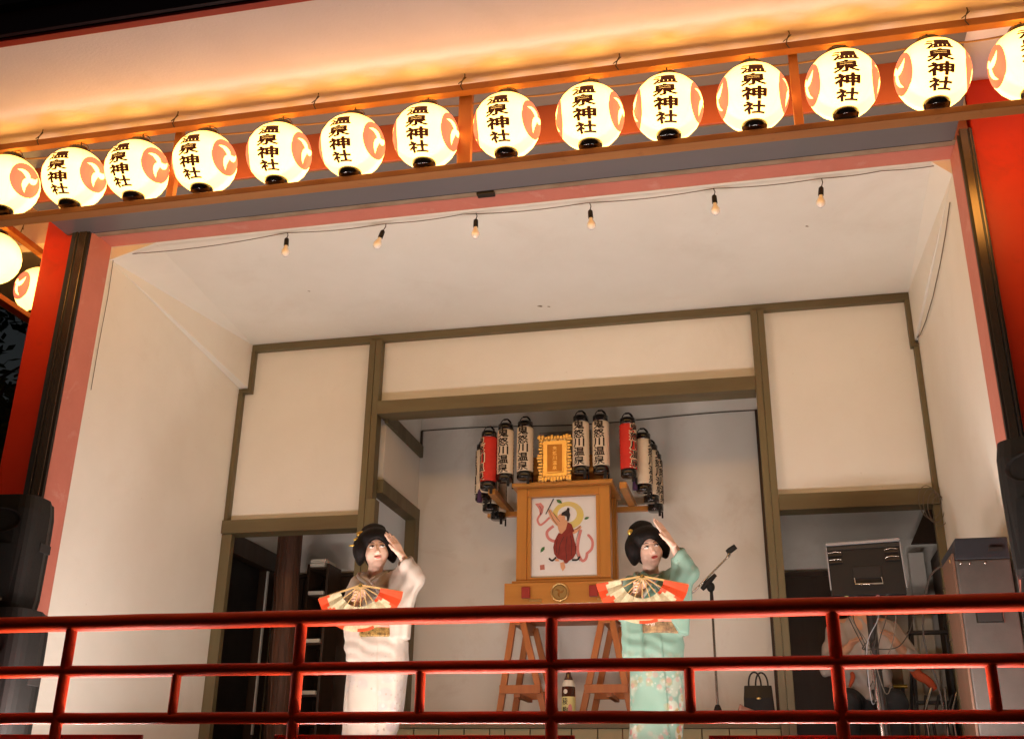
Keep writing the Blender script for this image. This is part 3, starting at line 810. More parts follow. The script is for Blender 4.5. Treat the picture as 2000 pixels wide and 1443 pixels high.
art_poly('hair', 'art_ink', [(0.46, 0.235), (0.47, 0.20), (0.54, 0.17), (0.56, 0.135), (0.59, 0.15), (0.585, 0.19), (0.60, 0.23), (0.575, 0.31), (0.55, 0.31), (0.545, 0.25), (0.50, 0.235)], 9)
art_strip('staff', 'art_ink', [(0.22, 0.21), (0.34, 0.02)], 0.008, 9)
for lx, ly, ang, s in ((0.43, 0.055, 0.6, .055), (0.85, 0.28, -0.3, .042), (0.17, 0.65, 2.2, .055)):
    art_poly('leaf', 'art_green', [(lx + s * (math.cos(ang) * u - math.sin(ang) * v), ly + s * .82 * (math.sin(ang) * u + math.cos(ang) * v)) for u, v in ((-1, 0), (-.4, .45), (.3, .4), (1, 0), (.3, -.4), (-.4, -.45))], 5)
art_poly('seal', 'seal_red', [(0.13, 0.84), (0.20, 0.835), (0.205, 0.895), (0.135, 0.9)], 3)
mat('plaque_field', (0.42, 0.20, 0.05), 0.35, metal=0.7, var=0.2, vscale=20)
# top: cap board, upper box, plaque, side arms
tp = box('top_board', 'float_wood_h', fp, -2.0, -1.14, 8.64, 9.22, 4.056, 4.09, 0.005)
box('upper_box', 'float_wood', tp, -1.90, -1.24, 8.80, 9.14, 4.091, 4.36, 0.005)
box('upper_roof', 'side_paper', tp, -1.80, -1.34, 8.84, 9.1, 4.361, 4.60, 0.005)
for x in (-2.16, -1.045):
    box('side_arm', 'float_wood', tp, x - .03, x + .03, 8.58, 9.32, 3.985, 4.04, 0.004)
for y in (9.16,):
    box('cross_arm', 'float_wood_h', tp, -2.34, -0.86, y, y + .045, 3.94, 3.984, 0.004)
pq = box('gold_plaque', 'gold', fp, -1.752, -1.493, 8.618, 8.640, 4.098, 4.472, 0.006)
for k in range(40):
    an = 2 * math.pi * k / 40; cx_, cz_ = math.cos(an), math.sin(an); sc_ = 1 / max(abs(cx_) / .112, abs(cz_) / .166)
    MB().ell((-1.6225 + cx_ * sc_, 8.616, 4.285 + cz_ * sc_), (.013, .008, .013), 8, 5).build('carved_knob', 'plaque_field' if k % 3 == 0 else 'gold', pq)
box('plaque_field', 'plaque_field', pq, -1.688, -1.557, 8.612, 8.617, 4.165, 4.405)
for (x0, x1, z0, z1) in ((-1.694, -1.551, 4.405, 4.412), (-1.694, -1.551, 4.158, 4.165), (-1.694, -1.687, 4.166, 4.404), (-1.558, -1.551, 4.166, 4.404)):
    box('inner_border', 'gold', pq, x0, x1, 8.606, 8.611, z0, z1)
rp = random.Random(5)
for s, n, L in (('h', 11, 0.29), ('v', 15, 0.40)):
    for e in (0, 1):
        for i in range(n):
            t0 = (i + .06) / n; t1 = (i + .94) / n; w = .036 + rp.uniform(-.006, .012)
            if s == 'h':
                x0, x1 = -1.767 + L * t0, -1.767 + L * t1; z0, z1 = ((4.448, 4.448 + w) if e else (4.122 - w, 4.122))
            else:
                z0, z1 = 4.085 + L * t0, 4.085 + L * t1; x0, x1 = ((-1.517, -1.517 + w) if e else (-1.728 - w, -1.728))
            yy = 8.60 + rp.uniform(-.008, .008)
            box('border_carving', 'gold', pq, x0, x1, yy, yy + .03, z0, z1, 0.006)
tv, tfc = column_text('鬼怒川温泉', 0.038, 0.036, 0.043, 0.014)
make_obj('plaque_lettering', [(-1.6225 + x, 8.6095, 4.285 + y) for x, y in tv], tfc, 'gold', pq)

# trestles
def trestle(ax, fl_, fr, label):
    t = thing('trestle', (ax, 8.9, PL), label, 'trestle', 'trestles under the float')
    box('top_beam', 'trestle_wood', t, ax - .03, ax + .03, 8.60, 9.22, 2.90, 2.974, 0.004)
    for y in (8.64, 9.16):
        for fx, s in ((fl_, -1), (fr, 1)):
            MB().bar((ax + s * .035, y, 2.95), (fx, y, PL), 0.05, 0.045, (0, 1, 0)).build('leg', 'trestle_wood', t, 0.003)
        zc = 2.40; kf = (2.95 - zc) / (2.95 - PL)
        MB().bar((ax - .035 + (fl_ - ax + .035) * kf - .02, y - .04, zc), (ax + .035 + (fr - ax - .035) * kf + .02, y - .04, zc), 0.025, 0.065, (0, 0, 1)).build('cross_bar', 'trestle_wood', t, 0.003)
    MB().bar((ax, 8.66, 2.36), (ax, 9.14, 2.36), 0.04, 0.03).build('long_bar', 'trestle_wood', t, 0.003)
trestle(-1.93, -2.08, -1.69, 'reddish brown wooden trestle carrying the left end of the float')
trestle(-1.205, -1.425, -1.02, 'reddish brown wooden trestle carrying the right end of the float, behind the green kimono')

# ------------------------------------------------------------------ small cylinder lanterns of the float
mat('small_paper', (0.76, 0.62, 0.45), 0.75, var=0.08, vscale=20, bump=0.1, bscale=60)
mat('small_red', (0.62, 0.028, 0.016), 0.6, var=0.1, vscale=20)
mat('small_ink', (0.016, 0.010, 0.009), 0.6)
mat('small_edge', (0.75, 0.55, 0.36), 0.7)
mat('tassel', (0.07, 0.03, 0.09), 0.8)
SR = 0.070
def small_lantern(loc, face, kind, label, group):
    t = thing('cylinder_lantern', loc, label, 'lantern', group)
    P = Vector(loc)
    prof = [(SR * .86, -.20)]
    for i in range(25):
        z = -.20 + i * .40 / 24
        r = SR * (1.0 if 0 < i < 24 else .9) + (0.0022 if i % 2 else -0.0008)
        prof.append((r, z))
    prof.append((SR * .86, .20))
    MB().lathe(prof, P, 28).build('paper_tube', 'small_red' if kind == 'red' else 'small_paper', t)
    def wrap(pts, r):
        return [tuple(P + Vector((r * math.sin(face + x / SR), -r * math.cos(face + x / SR), y))) for x, y in pts]
    if kind == 'red':
        v2, f2 = column_text('鬼怒川温泉', 0.108, 0.082, 0.078, 0.03)
        make_obj('lettering_edge', wrap(v2, SR + .0032), f2, 'small_edge', t)
        v1, f1 = column_text('鬼怒川温泉', 0.088, 0.068, 0.078, 0.02)
        make_obj('lettering', wrap(v1, SR + .0042), f1, 'small_ink', t)
    else:
        v1, f1 = column_text('鬼怒川温泉', 0.096, 0.076, 0.078, 0.024)
        make_obj('lettering', wrap(v1, SR + .0036), f1, 'small_ink', t)
    MB().lathe([(SR * .80, .19), (SR * .93, .195), (SR * .95, .245), (SR * .86, .252), (SR * .78, .25), (SR * .76, .20)], P, 24).build('top_ring', 'black_lacquer', t)
    MB().lathe([(SR * .3, -.262), (SR * .84, -.26), (SR * .97, -.25), (SR * .97, -.20), (SR * .8, -.195)], P, 24).build('bottom_ring', 'black_lacquer', t)
    MB().tube([(P.x + .05 * math.cos(a), P.y, P.z + .245 + .06 * math.sin(a)) for a in [math.pi * i / 10 for i in range(11)]], 0.004, 6).build('handle', 'black_plastic', t)
    MB().tube([P + Vector((-.02, 0, .30)), P + Vector((.012, .01, .305)), P + Vector((.035, .03, .28)), P + Vector((.05, .06, .22)), P + Vector((.052, .075, .0)), P + Vector((.05, .075, -.30))], 0.008, 8).build('support_hook', 'black_plastic', t)
    MB().box(P.x + .028, P.x + .05, P.y - .055, P.y - .04, P.z - .31, P.z - .24).build('strap', 'black_plastic', t)
    return t
GW = 'white cylinder lanterns on the float'
small_lantern((-2.05, 8.60, 4.352), -.12, 'w', 'white cylinder lantern on the float, outer one of the left front pair', GW)
small_lantern((-1.878, 8.60, 4.365), -.12, 'w', 'white cylinder lantern on the float, directly left of the gold plaque', GW)
small_lantern((-1.395, 8.60, 4.385), -.12, 'w', 'white cylinder lantern on the float, directly right of the gold plaque', GW)
small_lantern((-1.225, 8.60, 4.38), -.12, 'w', 'white cylinder lantern on the float, beside the right red one', GW)
small_lantern((-2.195, 8.59, 4.29), -.95, 'red', 'red cylinder lantern at the front left corner of the float', 'red corner lanterns of the float')
small_lantern((-0.995, 8.60, 4.34), .95, 'red', 'red cylinder lantern at the front right corner of the float', 'red corner lanterns of the float')
for (x, y, z), lab in (((-0.889, 8.76, 4.25), 'white cylinder lantern just behind the right red lantern'),
                       ((-0.848, 8.93, 4.20), 'white cylinder lantern, second behind the right red lantern'),
                       ((-0.832, 9.10, 4.17), 'white cylinder lantern at the back right end of the float')):
    small_lantern((x, y, z), 1.35, 'w', lab, GW)
for (x, y, z), lab in (((-2.285, 8.78, 4.24), 'white cylinder lantern just behind the left red lantern'),
                       ((-2.262, 8.95, 4.19), 'white cylinder lantern, second behind the left red lantern'),
                       ((-2.23, 9.12, 4.16), 'white cylinder lantern at the back left end of the float')):
    small_lantern((x, y, z), -1.4, 'w', lab, GW)
for x, y, z in ((-2.30, 8.72, 3.98), (-0.96, 8.70, 4.02)):
    MB().tube([(x, y, z + .16), (x, y, z + .10), (x, y, z + .07), (x, y, z - .02)], [0.004, 0.006, 0.018, 0.024], 10).build('tassel', 'tassel', fp)

# ------------------------------------------------------------------ sake bottle
mat('bottle_glass', (0.05, 0.016, 0.008), 0.08, coat=0.6)
mat('label_cream', (0.66, 0.58, 0.24), 0.6)
mat('label_pale', (0.66, 0.60, 0.50), 0.6)
sk = thing('sake_bottle', (-1.485, 8.45, PL), 'tall brown sake bottle with a yellow label standing between the trestles', 'bottle')
MB().lathe([(.048, 0), (.052, .006), (.052, .235), (.049, .262), (.036, .30), (.022, .335), (.017, .36), (.016, .385)], (-1.485, 8.45, PL), 24).build('glass_body', 'bottle_glass', sk)
MB().lathe([(.0185, .372), (.0195, .376), (.0195, .402), (.016, .406)], (-1.485, 8.45, PL), 18).build('cap', 'art_ink', sk)
lb = MB().lathe([(.0527, .03), (.0532, .031), (.0532, .175), (.0527, .176)], (-1.485, 8.45, PL), 24).build('paper_label', 'label_cream', sk)
MB().lathe([(.0505, .251), (.050, .262), (.038, .297), (.0365, .2985)], (-1.485, 8.45, PL), 24).build('shoulder_label', 'label_pale', sk)
def on_bottle(vs, r, face): return [(-1.485 + r * math.sin(face + x / .053), 8.45 - r * math.cos(face + x / .053), PL + y) for x, y in vs]
tv, tfc = column_text('稜駒', 0.045, 0.05, 0.064, 0.018)
make_obj('label_lettering', on_bottle([(x - .012, y + .11) for x, y in tv], .0545, -.15), tfc, 'small_ink', lb)
make_obj('label_mark', on_bottle([(.028 + .016 * math.cos(a), .085 + .036 * math.sin(a)) for a in [2 * math.pi * i / 14 for i in range(14)]], .0548, -.15), [tuple(range(14))], 'art_pink', lb)
make_obj('round_label', on_bottle([(-.008 + .017 * math.cos(a), .213 + .017 * math.sin(a)) for a in [2 * math.pi * i / 14 for i in range(14)]], .0540, -.15), [tuple(range(14))], 'label_pale', lb)

# ------------------------------------------------------------------ microphone stand
ms = thing('microphone_stand', (-0.369, 8.45, PL), 'black and chrome boom microphone stand in front of the alcove wall', 'microphone stand')
MB().lathe([(.115, 0), (.12, .006), (.11, .018), (.05, .03), (.036, .06), (.022, .10), (.014, .115)], (-0.369, 8.45, PL), 26).build('base', 'black_plastic', ms)
MB().tube([(-0.369, 8.45, PL + .10), (-0.369, 8.45, 2.95)], 0.010, 12).build('pole', 'chrome', ms)
MB().tube([(-0.369, 8.45, 2.90), (-0.369, 8.45, 2.96), (-0.369, 8.45, 3.10)], [.014, .017, .012], 12).build('clutch', 'black_plastic', ms)
MB().tube([(-0.60, 8.45, 3.01), (-0.235, 8.45, 3.355)], 0.0075, 10).build('boom', 'chrome', ms)
j = MB().tube([(-0.44, 8.443, 3.115), (-0.40, 8.443, 3.155), (-0.33, 8.443, 3.225)], [.017, .024, .015], 12).build('boom_joint', 'black_plastic', ms)
MB().ell((-0.372, 8.44, 3.13), (.032, .03, .04), 12, 8).build('joint_knob', 'black_plastic', j)
MB().tube([(-0.62, 8.45, 2.99), (-0.585, 8.45, 3.025)], 0.014, 10).build('counterweight', 'black_plastic', ms)
MB().tube([(-0.24, 8.45, 3.35), (-0.225, 8.45, 3.365), (-0.215, 8.45, 3.385)], [.009, .013, .013], 10).build('boom_tip', 'chrome', ms)
MB().tube([(-0.235, 8.45, 3.395), (-0.21, 8.45, 3.41), (-0.165, 8.45, 3.44)], [.018, .024, .021], 12).build('microphone_clip', 'black_matte', ms)

# ------------------------------------------------------------------ handbag and cloth on the alcove floor
mat('bag_leather', (0.010, 0.010, 0.011), 0.38, var=0.3, vscale=30, bump=0.15, bscale=120)
hb = thing('handbag', (-0.07, 8.47, PL), 'black leather handbag with two handles and a gold clasp', 'handbag')
vs = []
for z, x0, x1, y0, y1 in ((PL + .002, -.175, .04, 8.42, 8.53), (PL + .04, -.18, .043, 8.412, 8.535), (PL + .16, -.176, .036, 8.425, 8.52), (PL + .25, -.168, .030, 8.452, 8.492)):
    vs += [(x0, y0, z), ((x0 + x1) / 2, y0 - .006, z), (x1, y0, z), (x1, y1, z), ((x0 + x1) / 2, y1 + .006, z), (x0, y1, z)]
fs = [(5, 4, 3, 2, 1, 0), (18, 19, 20, 21, 22, 23)]
for l in range(3):
    for k in range(6): fs.append((l * 6 + k, l * 6 + (k + 1) % 6, (l + 1) * 6 + (k + 1) % 6, (l + 1) * 6 + k))
make_obj('bag_body', vs, fs, 'bag_leather', hb, bevel=0.006)
for dy, dx in ((8.452, -.02), (8.492, .03)):
    MB().tube([(-.07 + dx + .045 * math.cos(a) * (1 if abs(math.cos(a)) < 2 else 1), dy, PL + .24 + .105 * math.sin(a) ** .8) for a in [math.pi * i / 14 for i in range(15)]], 0.0065, 8).build('handle', 'bag_leather', hb)
MB().ell((-.068, 8.415, PL + .155), (.018, .006, .009), 12, 6).build('clasp', 'gold', hb)
mat('pink_cloth', (0.50, 0.25, 0.20), 0.85, var=0.2, vscale=12)
vs = []; fs = []
for i in range(13):
    for k in range(7):
        u, v = i / 12, k / 6
        vs.append((-.225 + .23 * u, 8.345 + .09 * v, PL + .004 + (.115 * (1 - u) ** .8 * (1 - u * .25) + .008) * math.sin(math.pi * (0.12 + .76 * v)) ** .7 * min(1, 6 * u + .5) + .004 * math.sin(9 * u + 5 * v)))
for i in range(12):
    for k in range(6):
        p = i * 7 + k; fs.append((p, p + 7, p + 8, p + 1))
n0 = len(vs); vs += [(x, y, PL + .001) for x, y, z in vs[:]]
fs2 = list(fs) + [tuple(q + n0 for q in reversed(f)) for f in fs]
rim = [i * 7 for i in range(13)] + [12 * 7 + k for k in range(1, 7)] + [i * 7 + 6 for i in range(11, -1, -1)] + [k for k in range(5, 0, -1)]
for a, b2 in zip(rim, rim[1:] + rim[:1]): fs2.append((a, b2, b2 + n0, a + n0))
tag(make_obj('folded_cloth', vs, fs2, 'pink_cloth', sm=[True] * len(fs2)), 'folded dusty pink cloth lying in front of the black handbag', 'cloth')

# ------------------------------------------------------------------ loudspeakers
def pa_speaker(name, c, w, d, z0, h, rz, label, group):
    """moulded cabinet: rounded tapering body, front grille, horn mouth, side grip"""
    t = thing(name, (c[0], c[1], z0), label, 'loudspeaker', group)
    vs = []; fs = []; N = 28; L = 9
    for l in range(L):
        v = l / (L - 1); z = v * h
        tap = 1 - 0.10 * max(0, v - 0.62) ** 1.2 - (0.05 if l in (0, L - 1) else 0.0) - 0.03 * (1 - v)
        for k in range(N):
            a = 2 * math.pi * k / N; e = 0.42
            x = math.copysign(abs(math.cos(a)) ** e, math.cos(a)) * w / 2
            y = math.copysign(abs(math.sin(a)) ** e, math.sin(a)) * d / 2
            if y > 0: x *= 0.80
            vs.append((c[0] + x * tap, c[1] + y * tap, z0 + z))
    for l in range(L - 1):
        for k in range(N): fs.append((l * N + k, l * N + (k + 1) % N, (l + 1) * N + (k + 1) % N, (l + 1) * N + k))
    fs.append(tuple(range(N - 1, -1, -1))); fs.append(tuple(range((L - 1) * N, L * N)))
    make_obj('cabinet', vs, fs, 'black_plastic', t, bevel=0.0, sm=[False] * len(fs))
    gy = c[1] - d / 2 * 0.985
    gm = MB(); n = 7
    gv = []
    for i in range(n + 1):
        for k in range(n + 1):
            u, v = i / n - .5, k / n - .5
            gv.append((c[0] + u * w * .80, gy - 0.012 + 0.03 * (2 * u) ** 2, z0 + h * .30 + v * h * .50))
    gf = [(i * (n + 1) + k, (i + 1) * (n + 1) + k, (i + 1) * (n + 1) + k + 1, i * (n + 1) + k + 1) for i in range(n) for k in range(n)]
    o = make_obj('grille', gv, gf, 'grille', t, sm=[True] * len(gf))
    # horn flare
    hv = []; hf = []
    for i, (s, dep) in enumerate(((1.0, -.002), (.95, -.003), (.6, .03), (.25, .07))):
        for k in range(16):
            a = 2 * math.pi * k / 16
            hv.append((c[0] + math.cos(a) * w * .36 * s, gy + dep, z0 + h * .76 + math.sin(a) * h * .12 * s))
    for i in range(3):
        for k in range(16): hf.append((i * 16 + k, i * 16 + (k + 1) % 16, (i + 1) * 16 + (k + 1) % 16, (i + 1) * 16 + k))
    hf.append(tuple(range(48, 64)))
    make_obj('horn', hv, hf, 'black_matte', t, sm=[True] * len(hf))
    for s in (-1, 1):
        MB().box(c[0] + s * w * .5 - .012, c[0] + s * w * .5 + .004, c[1] - .06, c[1] + .06, z0 + h * .52, z0 + h * .60).build('grip', 'black_matte', t, 0.004)
    MB().box(c[0] + w * .12, c[0] + w * .30, gy - .016, gy - .012, z0 + .035, z0 + .05).build('name_plate', 'chrome', t)
    t.rotation_euler.z = rz
    return t
pa_speaker('loudspeaker', (-4.545, 5.80, 0), 0.46, 0.40, 2.60, 0.69, 0.10, 'upper black loudspeaker of the stack at the left picture edge', 'stacked black loudspeakers')
pa_speaker('loudspeaker', (-4.475, 5.80, 0), 0.50, 0.44, F, 0.895, 0.04, 'lower black loudspeaker of the stack at the left picture edge', 'stacked black loudspeakers')
pa_speaker('loudspeaker', (1.48, 5.72, 0), 0.46, 0.40, 2.62, 0.69, -0.55, 'upper black loudspeaker of the stack at the right picture edge', 'stacked black loudspeakers')
pa_speaker('loudspeaker', (1.50, 5.72, 0), 0.50, 0.44, F, 0.915, -0.40, 'lower black loudspeaker of the stack at the right picture edge', 'stacked black loudspeakers')

# ------------------------------------------------------------------ tall grey speaker cabinet at the right wall
mat('grey_cabinet', (0.075, 0.066, 0.058), 0.42, var=0.2, vscale=14, bump=0.1, bscale=120)
mat('grey_hood', (0.024, 0.026, 0.030), 0.45, var=0.2, vscale=20)
mat('ply_side', (0.13, 0.068, 0.042), 0.5, var=0.2, vscale=8, stretch=(1, 1, .2))
gc = thing('speaker_cabinet', (1.18, 6.5, F), 'tall grey speaker cabinet with recessed handle beside the right wall', 'loudspeaker')
box('cabinet', 'grey_cabinet', gc, 1.05, 1.33, 6.25, 6.62, F, 2.83, 0.008)
box('side_panel', 'ply_side', gc, 1.036, 1.049, 6.262, 6.62, F, 2.87, 0.003)
MB().hexa([(1.048, 6.25, 2.832), (1.332, 6.25, 2.832), (1.332, 6.62, 2.832), (1.05, 6.62, 2.832), (1.062, 6.245, 2.95), (1.330, 6.245, 2.95), (1.330, 6.62, 2.93), (1.03, 6.62, 2.90)]).build('hood', 'grey_hood', gc, 0.006)
box('hood_slot', 'black_matte', gc, 1.225, 1.30, 6.236, 6.2405, 2.868, 2.892)
rh = box('handle_plate', 'chrome', gc, 1.112, 1.252, 6.241, 6.2485, 2.488, 2.562, 0.002)
box('handle_recess', 'black_matte', rh, 1.122, 1.242, 6.236, 6.2405, 2.498, 2.552)
for x in (1.075, 1.12, 1.20):
    MB().ell((x, 6.246, 2.81), (.006, .004, .006), 8, 6).build('screw', 'chrome', gc)
MB().ell((1.034, 6.33, 2.84), (.004, .010, .010), 8, 6).build('corner_stud', 'gold', gc)
for z in (2.45, 2.55, 2.65, 2.74):
    box('hinge', 'chrome', gc, 1.024, 1.035, 6.60, 6.64, z, z + .008)

# ------------------------------------------------------------------ mixer in a case on a stand
mat('case_black', (0.008, 0.008, 0.009), 0.6)
mat('rim_grey', (0.30, 0.30, 0.32), 0.4)
mx = thing('mixer_case', (0.69, 7.45, 2.85), 'black mixer case with silver rim tilted on a stand', 'mixer')
def tilt(x, v, d=0.0): # v along the tilted face from bottom (0) to top (1)
    return (x, 7.36 + 0.12 * v + d, 2.85 + 0.37 * v + 0.02 * (x - 0.45) / 0.47 * v)
def tslab(name, m, x0, x1, v0, v1, d0, d1, parent=mx, bevel=0.004):
    return MB().hexa([tilt(x0, v0, d0), tilt(x1, v0, d0), tilt(x1, v0, d1), tilt(x0, v0, d1), tilt(x0, v1, d0), tilt(x1, v1, d0), tilt(x1, v1, d1), tilt(x0, v1, d1)]).build(name, m, parent, bevel)
tslab('case_shell', 'case_black', 0.455, 0.918, 0.0, 0.94, 0.0, 0.12)
tslab('silver_rim', 'rim_grey', 0.448, 0.925, 0.945, 1.0, -0.015, 0.13)
tslab('rim_band', 'grey_hood', 0.452, 0.922, 0.85, 0.93, -0.006, 0.0)
tslab('edge_trim', 'rim_grey', 0.446, 0.4545, 0.10, 0.93, -0.006, 0.02)
tslab('edge_trim', 'rim_grey', 0.9185, 0.927, 0.10, 0.93, -0.006, 0.02)
hd = tslab('handle_dish', 'black_matte', 0.60, 0.78, 0.30, 0.52, -0.008, 0.0)
MB().tube([tilt(0.605, .30, -.012), tilt(0.605, .18, -.03), tilt(0.775, .18, -.03), tilt(0.775, .30, -.012)], 0.006, 8).build('handle_bar', 'chrome', hd)
for x in (0.50, 0.86):
    for v in (0.60, 0.74):
        tslab('latch', 'dark_metal', x - .045, x + .045, v, v + .05, -.012, -.002)
        MB().tube([tilt(x - .04, v + .06, -.014), tilt(x, v + .075, -.018), tilt(x + .04, v + .06, -.014)], 0.003, 6).build('latch_bail', 'chrome', mx)
for x, c_ in ((0.545, 'label_cream'), (0.60, 'chrome'), (0.66, 'black_plastic'), (0.74, 'art_pink'), (0.80, 'chrome')):
    MB().tube([(x, 7.40, 2.82), (x, 7.40, 2.86)], 0.014, 10).build('plug', c_, mx)
st = thing('mixer_stand', (0.70, 7.55, F), 'grey metal column stand carrying the mixer case', 'stand')
MB().tube([(0.69, 7.46, 2.80), (0.69, 7.47, 2.5), (0.72, 7.5, 1.75)], [0.03, 0.028, 0.026], 14).build('column', 'dark_metal', st)
MB().tube([(0.66, 7.40, 2.45), (0.69, 7.42, 1.75)], 0.012, 10).build('brace', 'chrome', st)
box('tray', 'dark_metal', st, 0.47, 0.92, 7.38, 7.62, 2.79, 2.815, 0.004)
for a in (0.4, 2.5, 4.4):
    MB().tube([(0.72, 7.5, 1.86), (0.72 + .3 * math.cos(a), 7.5 + .3 * math.sin(a), F + .012)], 0.012, 10).build('foot', 'dark_metal', st)
cabr = random.Random(11)
cb = thing('cable_bundle', (0.72, 7.42, 2.4), 'tangle of thin cables hanging below the mixer case', 'cables')
for i in range(8):
    x = 0.50 + i * 0.055; xe = 0.66 + cabr.uniform(-.06, .14); ze = 2.30 + cabr.uniform(-.12, .22)
    xm = x + cabr.uniform(-.05, .05)
    pts = smooth([(x, 7.38, 2.84), (xm, 7.345, 2.70), ((xm + xe) / 2 + cabr.uniform(-.05, .05), 7.34 + cabr.uniform(-.02, .02), 2.52), (xe, 7.38, ze), (xe + .05, 7.42, ze + .06)], 6)
    MB().tube(pts, 0.0034, 6).build('cable', ['cord', 'cord_thin', 'cord', 'cord', 'rim_grey'][i % 5], cb)
tag(MB().tube(smooth([(1.05, 6.6, 2.88), (0.98, 6.8, 2.83), (0.95, 7.1, 2.55), (1.02, 7.2, 2.2), (1.05, 7.3, 1.8), (1.2, 7.3, F + .01)], 6), 0.006, 7).build('loose_cable', 'cord'), 'loose black cable drooping from the grey cabinet', 'cable')
vs = [(1.24 + .07 * math.cos(2.6 * a) * (1 - .02 * a) + .01 * a, 8.22 - .004 * a, 3.68 + .12 * math.sin(2.6 * a) - .012 * a) for a in [i / 12 for i in range(100)]]
tag(MB().tube(vs, 0.003, 6).build('cable_coil', 'cord_thin'), 'loose coil of brown cable hung at the right doorway corner', 'cable')

# ------------------------------------------------------------------ stepladder and boxes behind the right doorway
lad = thing('stepladder', (1.15, 8.62, F), 'dark folding stepladder standing inside the right doorway', 'ladder')
for x0, x1 in ((1.06, 1.0), (1.30, 1.36)):
    MB().bar((x0 + .02, 8.62, 2.95), (x1, 8.50, F), 0.04, 0.025, (1, 0, 0)).build('front_rail', 'dark_metal', lad)
    MB().bar((x0 + .02, 8.66, 2.93), (x1, 9.0, F), 0.03, 0.02, (1, 0, 0)).build('rear_rail', 'dark_metal', lad)
for k in range(4):
    z = 2.02 + k * .25; y = 8.50 + (z - F) / 1.25 * .12
    box('step', 'dark_metal', lad, 1.04, 1.32, y - .05, y + .04, z, z + .022, 0.002)
box('top_cap', 'dark_metal', lad, 1.05, 1.33, 8.57, 8.70, 2.93, 2.96, 0.004)
mat('orange_cloth', (0.40, 0.06, 0.015), 0.8)
mat('brass_bar', (0.45, 0.30, 0.06), 0.35, metal=0.8)
mat('brown_card', (0.20, 0.13, 0.07), 0.8, var=0.2)
tag(box('cardboard_box', 'brown_card', None, 0.84, 1.02, 9.0, 9.3, F, 2.72, 0.006), 'brown cardboard carton standing behind the stepladder', 'box')
bt = thing('drum_stand', (0.86, 8.6, F), 'low folding stand with a brass bar behind the mixer stand', 'stand')
MB().tube([(0.80, 8.55, 2.395), (0.99, 8.55, 2.395)], 0.014, 10).build('brass_bar', 'brass_bar', bt)
MB().bar((0.82, 8.55, 2.39), (0.96, 8.60, F), 0.02, 0.02).build('leg', 'dark_metal', bt)
MB().bar((0.96, 8.55, 2.39), (0.82, 8.60, F), 0.02, 0.02).build('leg', 'dark_metal', bt)
tag(MB().tube(smooth([(1.03, 8.44, 2.52), (1.06, 8.43, 2.46), (1.12, 8.43, 2.42), (1.16, 8.44, 2.36)], 4), [0.03, .034, .036, .036, .036, .034, .034, .032, .03, .03, .028, .026, .02], 10).build('orange_bundle', 'orange_cloth'), 'orange rolled cloth hanging on the stepladder', 'cloth')
rt = thing('tool_cluster', (1.15, 8.4, F), 'jumble of chrome clamps at the foot of the stepladder', 'clamps')
for k in range(6):
    x = 1.04 + k * .045
    MB().tube([(x, 8.40, F + .05 + .05 * (k % 3)), (x + .03 * math.cos(k * 2.1), 8.40, F + .45 + .07 * math.sin(k * 1.7)), (x + .05, 8.41, F + .62 + .05 * (k % 2))], 0.011, 8).build('clamp', 'chrome' if k % 2 else 'dark_metal', rt)

# ------------------------------------------------------------------ left store room: log post, rack of paper bundles
lg = thing('log_post', (-4.07, 8.85, F), 'thick rough log post inside the left doorway', 'post')
pts = []; rad = []
nn = noise1(21)
for i in range(15):
    z = F + i * .21; pts.append((-4.02 - 0.055 * i / 14 * 1.5 + .01 * nn(i), 8.85, z)); rad.append(.098 + .012 * nn(i * 1.7 + 3) + .012 * i / 14)
MB().tube(pts, rad, 18).build('trunk', 'log_wood', lg)
for a in range(9):
    an = a * .7
    MB().tube([(x + r * .97 * math.cos(an), y + r * .97 * math.sin(an), z) for (x, y, z), r in zip(pts, rad)], 0.009, 6).build('bark_ridge', 'log_wood', lg)
rk = thing('paper_rack', (-3.94, 9.2, F), 'narrow rack stacked with pale paper bundles beside the log post', 'rack')
for x in (-3.985, -3.80): box('rack_side', 'dark_wood', rk, x - .012, x + .012, 9.10, 9.40, F, 3.56, 0.003)
rq = random.Random(4)
for z in (2.18, 2.42, 2.62, 2.86, 3.07, 3.28, 3.53):
    sh = box('shelf', 'dark_wood', rk, -3.972, -3.812, 9.10, 9.40, z - .018, z - .002, 0.002)
    for q in range(rq.choice((1, 2, 2))):
        zz = z + q * .036
        box('paper_bundle', 'paper_white', sh, -3.968 + rq.uniform(0, .01), -3.815 - rq.uniform(0, .02), 9.07 + rq.uniform(0, .02), 9.34, zz, zz + .032, 0.003)

# ------------------------------------------------------------------ dark trees beyond the eaves
def leaf_crown(name, parent, c, R, n, seed):
    r = random.Random(seed); vs = []; fs = []
    for _ in range(n):
        while True:
            p = Vector((r.uniform(-1, 1), r.uniform(-1, 1), r.uniform(-1, 1)))
            if 0.15 < p.length < 1: break
        k = 0.72 + .28 * math.sin(p.x * 7 + seed) * math.sin(p.y * 6) * math.cos(p.z * 8)
        q = Vector((c[0] + p.x * R[0] * k, c[1] + p.y * R[1] * k, c[2] + p.z * R[2] * k))
        s = r.uniform(.06, .14); a = Vector((r.gauss(0, 1), r.gauss(0, 1), r.gauss(0, 1))).normalized(); b_ = a.orthogonal().normalized()
        o = len(vs)
        vs += [tuple(q - a * s), tuple(q + b_ * s * .4), tuple(q + a * s), tuple(q - b_ * s * .4)]
        fs.append((o, o + 1, o + 2, o + 3))
    return make_obj(name, vs, fs, 'foliage', parent)
